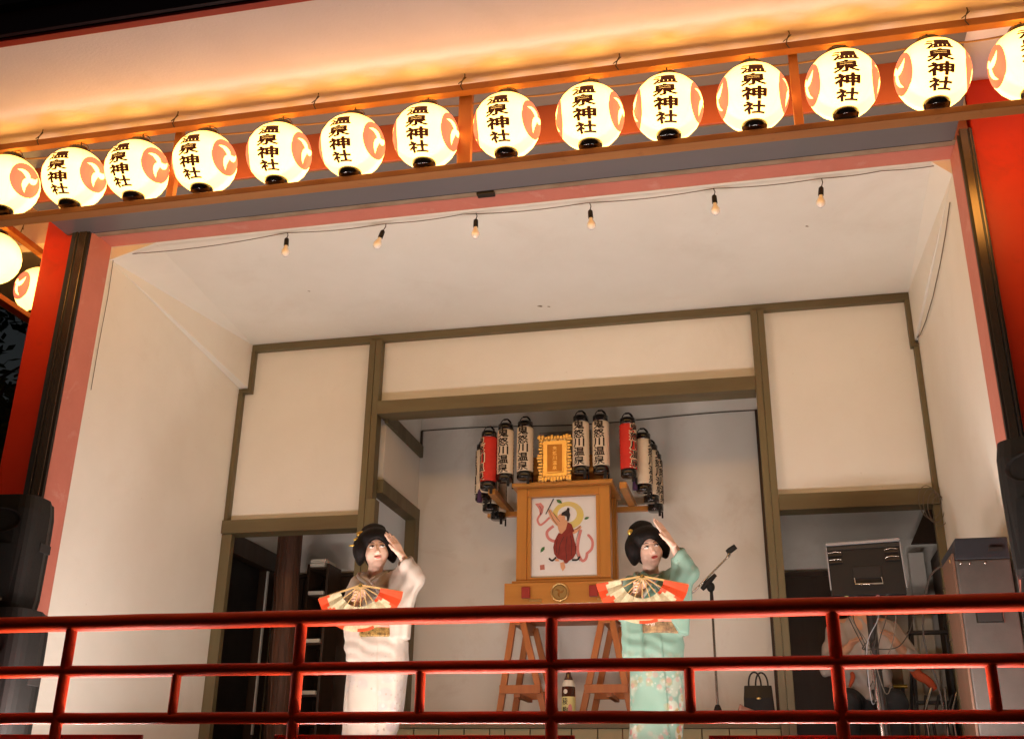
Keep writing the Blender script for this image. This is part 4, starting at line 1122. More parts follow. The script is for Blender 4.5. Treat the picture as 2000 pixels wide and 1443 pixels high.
for i, ((x, y), h, lab) in enumerate((((-11.6, 12.0), 15.5, 'tall dark tree seen at the upper left corner against the dusk sky'),
                                     ((-13.5, 16.0), 9.5, 'dark tree in the night beyond the left side eaves'),
                                     ((-8.9, 10.2), 7.0, 'dark tree standing close behind the left red column'),
                                     ((-10.8, 13.5), 8.2, 'dark tree between the two others left of the hall'))):
    t = thing('tree', (x, y, 0), lab, 'tree')
    tr = MB().tube([(x, y, 0), (x + .2, y, h * .35), (x - .1, y + .1, h * .62), (x, y, h * .86)], [.26, .2, .13, .05], 10)
    tr.build('trunk', 'bark', t)
    for k in range(7):
        a = k * 2.4; z = h * (.4 + .06 * k); L = 1.8 - .15 * k
        MB().tube([(x, y, z), (x + L * .6 * math.cos(a), y + L * .6 * math.sin(a), z + .5), (x + L * math.cos(a), y + L * math.sin(a), z + .9)], [.07, .045, .015], 7).build('limb', 'bark', t)
    leaf_crown('crown', t, (x, y, h * (.68 if i == 0 else .56)), (2.5 - .25 * (i > 0), 2.5 - .25 * (i > 0), h * (.33 if i == 0 else .42)), 5200 if i == 0 else 9000, i + 5)

# ------------------------------------------------------------------ bodies as one smooth surface: signed distances + surface nets
class Field:
    def __init__(s, lo, hi, h):
        s.lo = np.array(lo, np.float32); s.h = h
        s.n = np.ceil((np.array(hi) - s.lo) / h).astype(int) + 1
        s.v = np.full(s.n, 0.08, np.float32)
    def sub(s, lo, hi, m):
        a = np.maximum(0, np.floor((np.array(lo) - m - s.lo) / s.h).astype(int))
        b = np.minimum(s.n, np.ceil((np.array(hi) + m - s.lo) / s.h).astype(int) + 1)
        if np.any(b <= a): return None
        sl = tuple(slice(i, j) for i, j in zip(a, b))
        ax = [s.lo[i] + s.h * np.arange(a[i], b[i], dtype=np.float32) for i in range(3)]
        return sl, np.meshgrid(*ax, indexing='ij')
    def put(s, sl, d, k, cut=False):
        o = s.v[sl]
        if cut:
            d = -d
            hh = np.clip(0.5 - 0.5 * (o - d) / k, 0, 1)
            s.v[sl] = o * (1 - hh) + d * hh + k * hh * (1 - hh)
        else:
            hh = np.clip(0.5 + 0.5 * (o - d) / k, 0, 1)
            s.v[sl] = o * (1 - hh) + d * hh - k * hh * (1 - hh)
    def cap(s, a, b, r0, r1=None, k=0.012, cut=False):
        if r1 is None: r1 = r0
        a = np.array(a, np.float32); b = np.array(b, np.float32); R = max(r0, r1)
        q = s.sub(np.minimum(a, b) - R, np.maximum(a, b) + R, 0.05)
        if q is None: return
        sl, (X, Y, Z) = q
        ab = b - a; L = float(ab @ ab) + 1e-9
        t = np.clip(((X - a[0]) * ab[0] + (Y - a[1]) * ab[1] + (Z - a[2]) * ab[2]) / L, 0, 1)
        d = np.sqrt((X - a[0] - t * ab[0]) ** 2 + (Y - a[1] - t * ab[1]) ** 2 + (Z - a[2] - t * ab[2]) ** 2) - (r0 + (r1 - r0) * t)
        s.put(sl, d, k, cut)
    def ell(s, c, r, fr=None, k=0.015, cut=False):
        """ellipsoid in the frame fr = (origin, 3x3 columns, scale)"""
        if fr is not None:
            o, A, sc = fr
            cw = o + A @ (np.array(c) * sc); r = np.array(r) * sc
        else:
            cw = np.array(c, float); A = np.eye(3); r = np.array(r, float)
        R = r.max()
        q = s.sub(cw - R, cw + R, 0.05)
        if q is None: return
        sl, (X, Y, Z) = q
        P = [X - cw[0], Y - cw[1], Z - cw[2]]
        l = [sum(A[j, i] * P[j] for j in range(3)) / r[i] for i in range(3)]
        g = np.sqrt(l[0] ** 2 + l[1] ** 2 + l[2] ** 2)
        g2 = np.sqrt((l[0] / r[0]) ** 2 + (l[1] / r[1]) ** 2 + (l[2] / r[2]) ** 2) + 1e-6
        s.put(sl, g * (g - 1) / g2, k, cut)
    def loft(s, lev, k=0.02, e=2.0):
        L = np.array(lev, float)
        R = L[:, 3:5].max()
        q = s.sub((L[:, 1].min() - R, L[:, 2].min() - R, L[:, 0].min()), (L[:, 1].max() + R, L[:, 2].max() + R, L[:, 0].max()), 0.05)
        sl, (X, Y, Z) = q
        z1 = Z[0, 0, :]
        f = [np.interp(z1, L[:, 0], L[:, i])[None, None, :].astype(np.float32) for i in range(1, 5)]
        g = ((np.abs(X - f[0]) / f[2]) ** e + (np.abs(Y - f[1]) / f[3]) ** e) ** (1 / e)
        d = (g - 1) * np.minimum(f[2], f[3])
        cap_ = np.maximum(L[:, 0].min() - Z, Z - L[:, 0].max())
        s.put(sl, np.maximum(d, cap_), k)
    def slab(s, poly, yc, th, rnd=0.02, k=0.025, slope=0.0, z0=0.0):
        """polygon in x, z thickened along y; yc shifts with z by slope"""
        p = np.array(poly, np.float32); n = len(p)
        q = s.sub((p[:, 0].min(), yc - th - .08, p[:, 1].min()), (p[:, 0].max(), yc + th + .08, p[:, 1].max()), 0.05)
        if q is None: return
        sl, (X, Y, Z) = q
        d = None; sgn = np.ones_like(X)
        for i in range(n):
            a = p[i]; b = p[i - 1]; e = b - a
            wx, wz = X - a[0], Z - a[1]
            t = np.clip((wx * e[0] + wz * e[1]) / (float(e @ e) + 1e-9), 0, 1)
            dd = (wx - e[0] * t) ** 2 + (wz - e[1] * t) ** 2
            d = dd if d is None else np.minimum(d, dd)
            c1 = Z >= a[1]; c2 = Z < b[1]; c3 = e[0] * wz > e[1] * wx
            flip = (c1 & c2 & c3) | (~c1 & ~c2 & ~c3)
            sgn = np.where(flip, -sgn, sgn)
        d2 = sgn * np.sqrt(d) + rnd
        dy = np.abs(Y - (yc + slope * (Z - z0))) - th + rnd
        dd = np.minimum(np.maximum(d2, dy), 0) + np.sqrt(np.maximum(d2, 0) ** 2 + np.maximum(dy, 0) ** 2) - rnd
        s.put(sl, dd, k)
    def folds(s, fn):
        ax = [s.lo[i] + s.h * np.arange(s.n[i], dtype=np.float32) for i in range(3)]
        X, Y, Z = np.meshgrid(*ax, indexing='ij')
        s.v += fn(X, Y, Z).astype(np.float32)
    def mesh(s):
        v = s.v; ins = v < 0
        nx, ny, nz = v.shape
        cs = (nx - 1, ny - 1, nz - 1)
        acc = np.zeros(cs, np.uint8)
        for dx in (0, 1):
            for dy in (0, 1):
                for dz in (0, 1):
                    acc += ins[dx:nx - 1 + dx, dy:ny - 1 + dy, dz:nz - 1 + dz]
        idx = np.argwhere((acc > 0) & (acc < 8))
        vid = np.full(cs, -1, np.int32); vid[tuple(idx.T)] = np.arange(len(idx))
        ps = np.zeros((len(idx), 3)); ct = np.zeros(len(idx))
        cor = [(0, 0, 0), (1, 0, 0), (0, 1, 0), (1, 1, 0), (0, 0, 1), (1, 0, 1), (0, 1, 1), (1, 1, 1)]
        for a in range(8):
            for ax in range(3):
                if cor[a][ax]: continue
                b = list(cor[a]); b[ax] = 1
                va = v[idx[:, 0] + cor[a][0], idx[:, 1] + cor[a][1], idx[:, 2] + cor[a][2]]
                vb = v[idx[:, 0] + b[0], idx[:, 1] + b[1], idx[:, 2] + b[2]]
                m = (va < 0) != (vb < 0)
                t = np.where(m, va / np.where(m, va - vb, 1), 0)
                for c in range(3): ps[:, c] += np.where(m, cor[a][c] + (t if c == ax else 0), 0)
                ct += m
        P = s.lo + s.h * (idx + ps / ct[:, None])
        F_ = []
        for ax in range(3):
            o1, o2 = [(1, 2), (2, 0), (0, 1)][ax]
            sa = [slice(None)] * 3; sb = [slice(None)] * 3
            sa[ax] = slice(0, -1); sb[ax] = slice(1, None)
            ch = ins[tuple(sa)] != ins[tuple(sb)]
            e = np.argwhere(ch); 
            e = e[(e[:, o1] > 0) & (e[:, o2] > 0) & (e[:, o1] < cs[o1]) & (e[:, o2] < cs[o2])]
            if len(e) == 0: continue
            def cell(d1, d2):
                q = e.copy(); q[:, o1] -= d1; q[:, o2] -= d2
                return vid[tuple(q.T)]
            f = np.stack([cell(1, 1), cell(0, 1), cell(0, 0), cell(1, 0)], 1)
            fl = ~ins[tuple(e.T)]
            f[fl] = f[fl][:, ::-1]
            F_.append(f)
        F_ = np.concatenate(F_)
        F_ = F_[(F_ >= 0).all(1)]
        return P, F_

def field_obj(fd, name, m, parent=None, origin=None, relax=2):
    P, Fc = fd.mesh()
    # light Laplacian relaxing
    for _ in range(relax):
        S = np.zeros_like(P); C = np.zeros(len(P))
        for i in range(4):
            a = Fc[:, i]; b = Fc[:, (i + 1) % 4]
            np.add.at(S, a, P[b]); np.add.at(C, a, 1); np.add.at(S, b, P[a]); np.add.at(C, b, 1)
        P = P * 0.5 + 0.5 * S / np.maximum(C, 1)[:, None]
    base = world_loc(parent) if parent is not None else Vector((0, 0, 0))
    org = Vector(origin) if origin is not None else base
    me = bpy.data.meshes.new(name)
    me.from_pydata((P - np.array(org)).tolist(), [], Fc.tolist())
    me.polygons.foreach_set('use_smooth', [True] * len(me.polygons))
    o = bpy.data.objects.new(name, me); COL.objects.link(o)
    me.materials.append(MATS[m]); me.update()
    if parent is not None: o.parent = parent; o.location = org - base
    else: o.location = org
    return o

def head_frame(center, yaw, pitch, roll, s):
    """columns: viewer-right, forward, up for a face that looks at -Y when all angles are zero"""
    R = Matrix.Rotation(yaw, 3, 'Z') @ Matrix.Rotation(pitch, 3, 'X') @ Matrix.Rotation(roll, 3, 'Y')
    A = np.array([list(R @ Vector((1, 0, 0))), list(R @ Vector((0, -1, 0))), list(R @ Vector((0, 0, 1)))]).T
    return (np.array(center, float), A, s)

def hp(fr, p): return fr[0] + fr[1] @ (np.array(p, float) * fr[2])

def skin_head(fd, fr):
    s = fr[2]
    E = lambda c, r, k=.015, cut=False: fd.ell(c, r, fr, k, cut)
    E((0, -.035, .045), (.070, .088, .078)); E((0, .003, -.008), (.065, .072, .091), .02)
    E((0, .045, -.076), (.027, .025, .019), .022)
    for q in (-1, 1):
        E((q * .037, .037, -.020), (.027, .026, .032), .02)
        E((q * .068, -.018, -.002), (.009, .018, .030), .006)
    fd.cap(hp(fr, (0, .070, .020)), hp(fr, (0, .087, -.016)), .0065 * s, .0105 * s, .008)
    fd.cap(hp(fr, (-.010, .077, -.021)), hp(fr, (.010, .077, -.021)), .0075 * s, None, .006)
    for q in (-1, 1): E((q * .031, .088, .019), (.019, .015, .010), .012, True)
    fd.cap(hp(fr, (-.013, .070, -.046)), hp(fr, (.013, .070, -.046)), .0085 * s, None, .008)

def face_parts(fr, body, gaze, lipcol):
    A = Matrix(fr[1].tolist()); s = fr[2]
    base = body
    def E(name, m, c, r):
        p = hp(fr, c)
        # scale local ellipsoid, rotate by head frame
        mb = MB().ell(p, [q * s for q in r], 12, 8, A)
        return mb.build(name, m, base)
    for q in (-1, 1):
        e = E('eye', 'eye_white', (q * .031, .0655, .018), (.0145, .009, .0072))
        E('iris', 'eye_dark', (q * .031 + gaze[0], .0725, .0185 + gaze[1]), (.0062, .0032, .0062))
        pts = [hp(fr, (q * .031 + x, .0735 - 40 * x * x * .45, .0245 - 26 * x * x)) for x in (-.016, -.009, 0, .009, .017)]
        MB().tube([tuple(p) for p in pts], .0019 * s, 6).build('eyelid', 'brow', base)
        pts = [hp(fr, (q * x, .0745 - (x - .012) * .42, .0375 + .006 * math.sin((x - .012) / .036 * 2.6))) for x in (.013, .022, .031, .040, .048)]
        MB().tube([tuple(p) for p in pts], [.0016 * s, .0026 * s, .0026 * s, .002 * s, .001 * s], 6).build('eyebrow', 'brow', base)
    E('lips', lipcol, (0, .0735, -.0455), (.0205, .0075, .0082))

def hand_open(fd, W, K, T, a, thumb):
    """flat hand from wrist W over knuckles K to tip T; a = unit vector across the palm towards the thumb"""
    W, K, T, a = (np.array(q, float) for q in (W, K, T, a))
    d = (T - K); Lf = np.linalg.norm(d); d /= Lf
    for i, (o, l) in enumerate(((.029, .90), (.010, 1.0), (-.010, .95), (-.028, .76))):
        b = K + a * o - d * (.004 * abs(i - 1))
        fd.cap(W + a * o * .55, b, .0125, .0118, .010)
        m = b + d * Lf * l * .52 + a * o * .12
        t = b + d * Lf * l + a * o * .10
        fd.cap(b, m, .0092, .0084, .004); fd.cap(m, t, .0084, .0066, .003)
    th0 = W * .62 + K * .38 + a * .026
    th1 = th0 * .5 + np.array(thumb) * .5 + a * .006
    fd.cap(W * .8 + K * .2 + a * .012, th0, .014, .0125, .010); fd.cap(th0, th1, .0115, .0098, .005); fd.cap(th1, thumb, .0098, .0075, .004)

def hand_grip(fd, W, C, ax, nrm):
    """hand closed round a handle at C; ax = handle direction, nrm = towards the camera"""
    W, C, ax, nrm = (np.array(q, float) for q in (W, C, ax, nrm))
    side = np.cross(ax, nrm); side /= np.linalg.norm(side)
    back = C - nrm * .030
    for i in range(4):
        o = ax * (.030 - .020 * i)
        fd.cap(W + ax * (.012 - .008 * i), back + o + side * .012, .0135, .0125, .010)
        p1 = back + o - side * .026; p2 = C + o * .95 - side * .034 + nrm * .004; p3 = C + o * .9 - side * .012 + nrm * .017
        fd.cap(back + o + side * .010, p1, .0105, .0095, .006); fd.cap(p1, p2, .0092, .0084, .004); fd.cap(p2, p3, .0084, .0068, .003)
    q0 = back + side * .030 + ax * .012; q1 = C + side * .026 + ax * .03 + nrm * .010; q2 = C + side * .006 + ax * .048 + nrm * .016
    fd.cap(W, q0, .014, .0125, .010); fd.cap(q0, q1, .0115, .010, .005); fd.cap(q1, q2, .0098, .0072, .004)

mat('skin', (0.86, 0.59, 0.46), 0.5, var=0.08, vscale=16, spec=0.35)
mat('skin_man', (0.52, 0.27, 0.16), 0.5, var=0.08, vscale=16)
mat('eye_white', (0.72, 0.68, 0.62), 0.25)
mat('eye_dark', (0.018, 0.010, 0.007), 0.15)
mat('brow', (0.045, 0.022, 0.015), 0.7)
mat('lips_rose', (0.55, 0.13, 0.10), 0.4)
mat('lips_red', (0.46, 0.05, 0.035), 0.35)
mat('wig', (0.006, 0.0045, 0.004), 0.62, bump=0.35, bscale=90, stretch=(1, 1, .25), spec=0.2)
mat('collar_white', (0.74, 0.72, 0.74), 0.7)
mat('obi_gold', (0.50, 0.33, 0.10), 0.4, metal=0.3, var=0.8, vscale=55, col2=(0.06, 0.04, 0.02))
mat('comb_gold', (0.62, 0.40, 0.08), 0.3, metal=0.6)

def kimono_mat(name, col, col_shade, flowers, zlo, zhi):
    """plain weave with blossoms and lines scattered over the skirt between two heights"""
    m = bpy.data.materials.new(name); m.use_nodes = True
    nt = m.node_tree; b = nt.nodes['Principled BSDF']; L = nt.links.new
    b.inputs['Roughness'].default_value = 0.62; b.inputs['Sheen Weight'].default_value = 0.15
    tc = nt.nodes.new('ShaderNodeTexCoord')
    def N(t, **kw):
        n = nt.nodes.new(t)
        for k, q in kw.items(): setattr(n, k, q)
        return n
    nz = N('ShaderNodeTexNoise'); nz.inputs['Scale'].default_value = 5; L(tc.outputs['Object'], nz.inputs['Vector'])
    mx0 = N('ShaderNodeMix', data_type='RGBA'); mx0.inputs[6].default_value = (*col, 1); mx0.inputs[7].default_value = (*col_shade, 1)
    r0 = N('ShaderNodeMapRange'); r0.inputs[1].default_value = .35; r0.inputs[2].default_value = .7; L(nz.outputs[0], r0.inputs[0]); L(r0.outputs[0], mx0.inputs[0])
    sp = N('ShaderNodeSeparateXYZ'); L(tc.outputs['Object'], sp.inputs[0])
    zr = N('ShaderNodeMapRange'); zr.inputs[1].default_value = zhi; zr.inputs[2].default_value = zlo; zr.clamp = True; L(sp.outputs[2], zr.inputs[0])
    nm = N('ShaderNodeTexNoise'); nm.inputs['Scale'].default_value = 3.2; L(tc.outputs['Object'], nm.inputs['Vector'])
    mask = N('ShaderNodeMath', operation='MULTIPLY'); L(zr.outputs[0], mask.inputs[0])
    rm = N('ShaderNodeMapRange'); rm.inputs[1].default_value = .37; rm.inputs[2].default_value = .47; L(nm.outputs[0], rm.inputs[0]); L(rm.outputs[0], mask.inputs[1])
    cur = mx0.outputs[2]
    for i, (c, sc, thr) in enumerate(flowers):
        vo = N('ShaderNodeTexVoronoi'); vo.inputs['Scale'].default_value = sc
        mp = N('ShaderNodeMapping'); mp.inputs['Location'].default_value = (i * 3.1, i * 1.7, i * .9); L(tc.outputs['Object'], mp.inputs[0]); L(mp.outputs[0], vo.inputs['Vector'])
        lt = N('ShaderNodeMapRange'); lt.inputs[1].default_value = thr; lt.inputs[2].default_value = thr * .75; L(vo.outputs['Distance'], lt.inputs[0])
        mm = N('ShaderNodeMath', operation='MULTIPLY'); L(lt.outputs[0], mm.inputs[0]); L(mask.outputs[0], mm.inputs[1])
        mx = N('ShaderNodeMix', data_type='RGBA'); L(mm.outputs[0], mx.inputs[0]); L(cur, mx.inputs[6]); mx.inputs[7].default_value = (*c, 1)
        cur = mx.outputs[2]
    L(cur, b.inputs['Base Color'])
    n2 = N('ShaderNodeTexNoise'); n2.inputs['Scale'].default_value = 260; L(tc.outputs['Object'], n2.inputs['Vector'])
    bp = N('ShaderNodeBump'); bp.inputs['Strength'].default_value = .15; bp.inputs['Distance'].default_value = .004; L(n2.outputs[0], bp.inputs['Height']); L(bp.outputs[0], b.inputs['Normal'])
    MATS[name] = m
kimono_mat('kimono_cream', (0.49, 0.43, 0.36), (0.44, 0.375, 0.315), [((0.38, 0.325, 0.31), 10, .48), ((0.45, 0.42, 0.39), 24, .40), ((0.30, 0.25, 0.20), 30, .24)], .35, .85)
kimono_mat('kimono_mint', (0.185, 0.325, 0.255), (0.15, 0.28, 0.215), [((0.46, 0.47, 0.38), 12, .50), ((0.36, 0.24, 0.07), 16, .40), ((0.46, 0.18, 0.17), 19, .36), ((0.50, 0.50, 0.43), 34, .34)], .30, .72)
mat('obi_floral', (0.45, 0.30, 0.14), 0.5, var=1.0, vscale=26, col2=(0.05, 0.035, 0.03))
mat('obi_cord', (0.62, 0.26, 0.20), 0.6)
mat('obi_white', (0.66, 0.62, 0.55), 0.6)
mat('fan_cream', (0.66, 0.58, 0.36), 0.55, var=0.45, vscale=34, col2=(0.34, 0.30, 0.17))
mat('fan_red', (0.72, 0.075, 0.020), 0.5, var=0.2, vscale=20)
mat('fan_rib', (0.60, 0.40, 0.16), 0.45)

def folding_fan(piv, a0, a1, R, label, tilt=0.0):
    """open fan hanging from its pivot, spread between two angles in the x-z plane"""
    t = thing('folding_fan', piv, label, 'fan', 'open folding fans held by the dancers')
    n = 16; P = Vector(piv)
    def pt(an, r, dy): return (P.x + r * math.cos(an), P.y + dy + tilt * r * math.sin(an), P.z + r * math.sin(an))
    for i in range(n + 1):
        an = a0 + (a1 - a0) * i / n
        dy = 0.006 if i % 2 else -0.001
        if i % 2 == 0:
            g = i in (0, n)
            MB().bar(pt(an, -.012, .004), pt(an, R * (.985 if g else .60), .004), .011 if g else .0055, .004, (0, 1, 0)).build('guard_stick' if g else 'rib', 'fan_rib', t)
    for i in range(n):
        vs = []; NB = 8; NA = 3
        for j in range(NB + 1):
            r = R * (.47 + .53 * j / NB)
            for q in range(NA + 1):
                u = i + q / NA; an = a0 + (a1 - a0) * u / n
                d0, d1 = ((-.001, .008) if i % 2 == 0 else (.008, -.001))
                vs.append(pt(an, r, d0 + (d1 - d0) * q / NA))
        fs = []; mi = []
        for j in range(NB):
            for q in range(NA):
                p = j * (NA + 1) + q; fs.append((p, p + 1, p + NA + 2, p + NA + 1))
                v = (j + .5) / NB; tt = (i + (q + .5) / NA) / n
                red = (tt > .74 and (tt - .74) ** 2 * 9 + (v - .45) ** 2 > .16) or (tt < .46 and v > .48 + .30 * abs(math.sin(tt * 19)) * (1 if tt > .1 else .6) + (.3 if tt > .36 else 0)) or (.47 < tt < .62 and v > .90)
                mi.append(1 if red else 0)
        o = make_obj('leaf_pleat', vs, fs, 'fan_cream', t)
        o.data.materials.append(MATS['fan_red'])
        o.data.polygons.foreach_set('material_index', mi)
    MB().tube([(P.x, P.y - .008, P.z), (P.x, P.y + .012, P.z)], .006, 8).build('rivet', 'comb_gold', t)
    return t

def dancer(J, lev, lev_obi, kmat, omat, headang, hs, gaze, lips, label, sleeve_r, sleeve_l, extra):
    base = Vector((lev[0][1], lev[0][2], F))
    fr = head_frame(J['head'], *headang, hs)
    lo = (min(J['shL'][0], J['elL'][0]) - .16, 6.24, F - .01); hi = (J['elR'][0] + .12, 6.86, J['head'][2] + .24)
    fd = Field(lo, hi, 0.0048)
    skin_head(fd, fr)
    nk = np.array(J['neck']) + (0, .02, -.02)
    fd.cap(hp(fr, (0, -.028, -.055)), nk, .046, .052, .02)
    ch = np.array((lev[-3][1], lev[-3][2], lev[-3][0] - .05)); pv = np.array((np.interp(2.46, [q[0] for q in lev], [q[1] for q in lev]), 6.62, 2.46))
    fd.cap(ch + (-.06, 0, 0), ch + (.06, 0, 0), .072, None, .03); fd.cap(ch, pv, .085, .09, .03)
    fd.cap(nk, ch, .05, .07, .03)
    for q, sx in ((-1, -.06), (1, .06)):
        hip = pv + (sx, 0, -.06); kn = np.array((lev[2][1] + sx * .8, 6.58, 2.12)); an = np.array((lev[0][1] + sx * .9, 6.62, F + .06))
        fd.cap(hip, kn, .075, .055, .03); fd.cap(kn, an, .05, .035, .02); fd.cap(an, an + (0, -.11, -.035), .03, .024, .02)
    for e in ('R', 'L'):
        fd.cap(J['sh' + e], J['el' + e], .042, .036, .02); fd.cap(J['el' + e], J['wr' + e], .035, .024, .015)
    pa = np.array(J['tipR']) - np.array(J['knR']); pa /= np.linalg.norm(pa)
    perp = np.array((-pa[2], 0, pa[0])) * extra.get('perp', 1.0)
    a = perp * .45 + np.array((0, -.89, 0)); a /= np.linalg.norm(a)
    hand_open(fd, J['wrR'], J['knR'], J['tipR'], a, J['thR'])
    hc = np.array(J['piv']) + extra['grip']
    hand_grip(fd, J['wrL'], hc, np.array((.15, 0, 1.0)) / 1.011, np.array((0.25, -.968, 0)))
    body = field_obj(fd, 'person', 'skin', None, base, 1)
    tag(body, label, 'person', 'fan dancers')
    face_parts(fr, body, gaze, lips)
    # wig
    w = Field(fr[0] - .26, fr[0] + .26, 0.005)
    for c, r, k in (((0, -.035, .072), (.104, .104, .086), .02), ((.090, -.016, .024), (.046, .064, .078), .02), ((-.090, -.016, .024), (.046, .064, .078), .02),
                    ((0, -.088, -.010), (.062, .045, .066), .02), ((0, -.055, .146), (.074, .054, .040), .02), ((0, .022, .092), (.078, .052, .044), .02),
                    ((.098, -.03, -.03), (.020, .04, .035), .015), ((-.098, -.03, -.03), (.020, .04, .035), .015), ((.0, -.055, .16), (.045, .028, .03), .01)):
        w.ell(c, r, fr, k)
    w.ell((0, .075, -.014), (.060, .080, .081), fr, .012, True)
    w.ell((0, .03, -.12), (.075, .08, .075), fr, .012, True)
    hair = field_obj(w, 'hair', 'wig', body)
    A = Matrix(fr[1].tolist())
    for c, r in extra['combs']:
        MB().ell(hp(fr, c), [q * hs for q in r], 10, 6, A).build('hair_ornament', 'comb_gold', hair)
    # kimono
    kd = Field((lo[0] - .03, 6.22, F + .008), (hi[0] + .03, 6.9, lev[-1][0] + .16), 0.0056)
    kd.loft(lev, .02, 2.3)
    kd.cap(J['shR'], J['elR'], .072, .066, .04); kd.cap(J['shL'], J['elL'], .070, .066, .04)
    wr = np.array(J['elR']) * .35 + np.array(J['wrR']) * .65
    kd.cap(J['elR'], wr, .064, .056, .02)
    wl = np.array(J['elL']) * .35 + np.array(J['wrL']) * .65
    kd.cap(J['elL'], wl, .062, .058, .02)
    kd.slab(sleeve_r, 6.50, .040, .016, .028, -.12, 2.75)
    kd.slab(sleeve_l, 6.50, .034, .016, .022)
    cx, cy = lev[3][1], lev[3][2]
    def fold(X, Y, Z):
        low = np.clip((2.52 - Z) / .08, 0, 1); up = np.clip((Z - 2.66) / .08, 0, 1)
        an = np.arctan2(X - cx, -(Y - cy))
        # wrapped front panel: its free edge runs slantwise down the front and stands proud
        ed = .30 + .42 * (2.5 - Z) * extra['wrap']
        f = -low * .010 * (np.clip((ed - an) / .05, 0, 1) - .5)
        # slanting drag folds from the hip to the far hem, a few soft pleats at the sides
        sl = Z * 1.0 + (X - cx) * 1.5
        w1 = np.clip((2.50 - Z) / .25, 0, 1)
        f += low * .0055 * w1 * np.sin(sl * 21 + extra['ph']) * np.exp(-((an - .2) / .9) ** 2)
        f += low * .0035 * np.sin(an * 7 + 3.2 * Z + extra['ph'] * 3) * np.clip(np.abs(an) - .5, 0, 1)
        f += np.clip((2.53 - Z) / .03, 0, 1) * np.clip((Z - 2.30) / .12, 0, 1) * .0035 * np.sin(Z * 78 + (X - cx) * 26 + np.sin(X * 31)) * np.clip((1.15 - np.abs(an)) / .4, 0, 1)
        f += up * (.005 * np.sin((X - cx) * 44 + Z * 30 + extra['ph']) + .003 * np.sin(Z * 52 - X * 70 + 1))
        f += .0045 * np.clip((2.66 - Z) / .05, 0, 1) * np.sin(X * 95 + Z * 4) * np.clip((np.abs(X - cx) - .13) / .03, 0, 1)
        return f
    kd.folds(fold)
    # overlap edge of the wrapped skirt
    # neck opening
    kd.cap(hp(fr, (0, -.02, -.08)), nk + (0, -.01, .0), .066, .056, .012, True)
    kd.cap(nk + (0, -.02, .02), np.array(J['vee']), .055, .012, .012, True)
    # sleeve mouths
    wv = np.array(J['wrR']) - np.array(J['elR']); wv /= np.linalg.norm(wv)
    kd.cap(wr - wv * .05, wr + wv * .16, .044, .05, .008, True)
    wv = np.array(J['wrL']) - np.array(J['elL']); wv /= np.linalg.norm(wv)
    kd.cap(wl - wv * .05, wl + wv * .16, .042, .05, .008, True)
    robe = field_obj(kd, 'kimono', kmat, body, relax=1)
    # collars
    vx, vy, vz = J['vee']; n_ = Vector(J['neck'])
    def ribbon(name, m, off, r, parent):
        for q in (1, -1):
            pts = smooth([(n_.x, n_.y + .085, n_.z - .02), (n_.x - q * .055, n_.y + .055, n_.z + .012 + off * .2), (n_.x - q * (.068 + off), n_.y - .01, n_.z + .006), (n_.x - q * (.045 + off), n_.y - .07, n_.z - .03),
                          (vx, vy - .012 - off * .3 - (.004 if q > 0 else 0), vz - off * .9), (vx + q * .06, vy - .012 - off * .3, vz - .075 - off)], 5)
            MB().tube(pts, r, 8).build(name, m, parent)
    ribbon('inner_collar', 'collar_white', 0.0, .0125, robe)
    ribbon('collar', kmat, .022, .014, robe)
    # overlap fold line down the skirt front
    ob = Field((lo[0], 6.3, lev_obi[0][0] - .02), (hi[0], 6.9, lev_obi[-1][0] + .02), 0.006)
    ob.loft(lev_obi, .01, 2.2)
    obi = field_obj(ob, 'obi', omat, body)
    zc = (lev_obi[0][0] + lev_obi[-1][0]) / 2; q = lev_obi[1]
    MB().tube([(q[1] + (q[3] + .004) * math.sin(a_), q[2] - (q[4] + .004) * math.cos(a_), zc - .008 + .004 * math.sin(3 * a_)) for a_ in [-1.6 + 3.2 * i / 20 for i in range(21)]], .010, 8).build('obi_cord', 'obi_cord', obi)
    if omat == 'obi_floral':
        for dx, dz in ((-.045, .035), (-.03, -.04)):
            for rr in (.012, .02, .028):
                MB().tube([(q[1] + dx + rr * math.cos(a_), q[2] - q[4] - .004 + .5 * (dx ** 2) * 6, zc + dz + rr * 1.2 * math.sin(a_)) for a_ in [math.pi * i / 8 - .3 for i in range(9)]], .0028, 6).build('obi_wave', 'obi_white', obi)
    MB().hexa([(q[1] - .13, q[2] + q[4] - .02, 2.50), (q[1] + .13, q[2] + q[4] - .02, 2.50), (q[1] + .13, q[2] + q[4] + .07, 2.52), (q[1] - .13, q[2] + q[4] + .07, 2.52),
               (q[1] - .12, q[2] + q[4] - .02, 2.76), (q[1] + .12, q[2] + q[4] - .02, 2.76), (q[1] + .12, q[2] + q[4] + .06, 2.74), (q[1] - .12, q[2] + q[4] + .06, 2.74)]).build('obi_bow', omat, obi, .015)
    return body

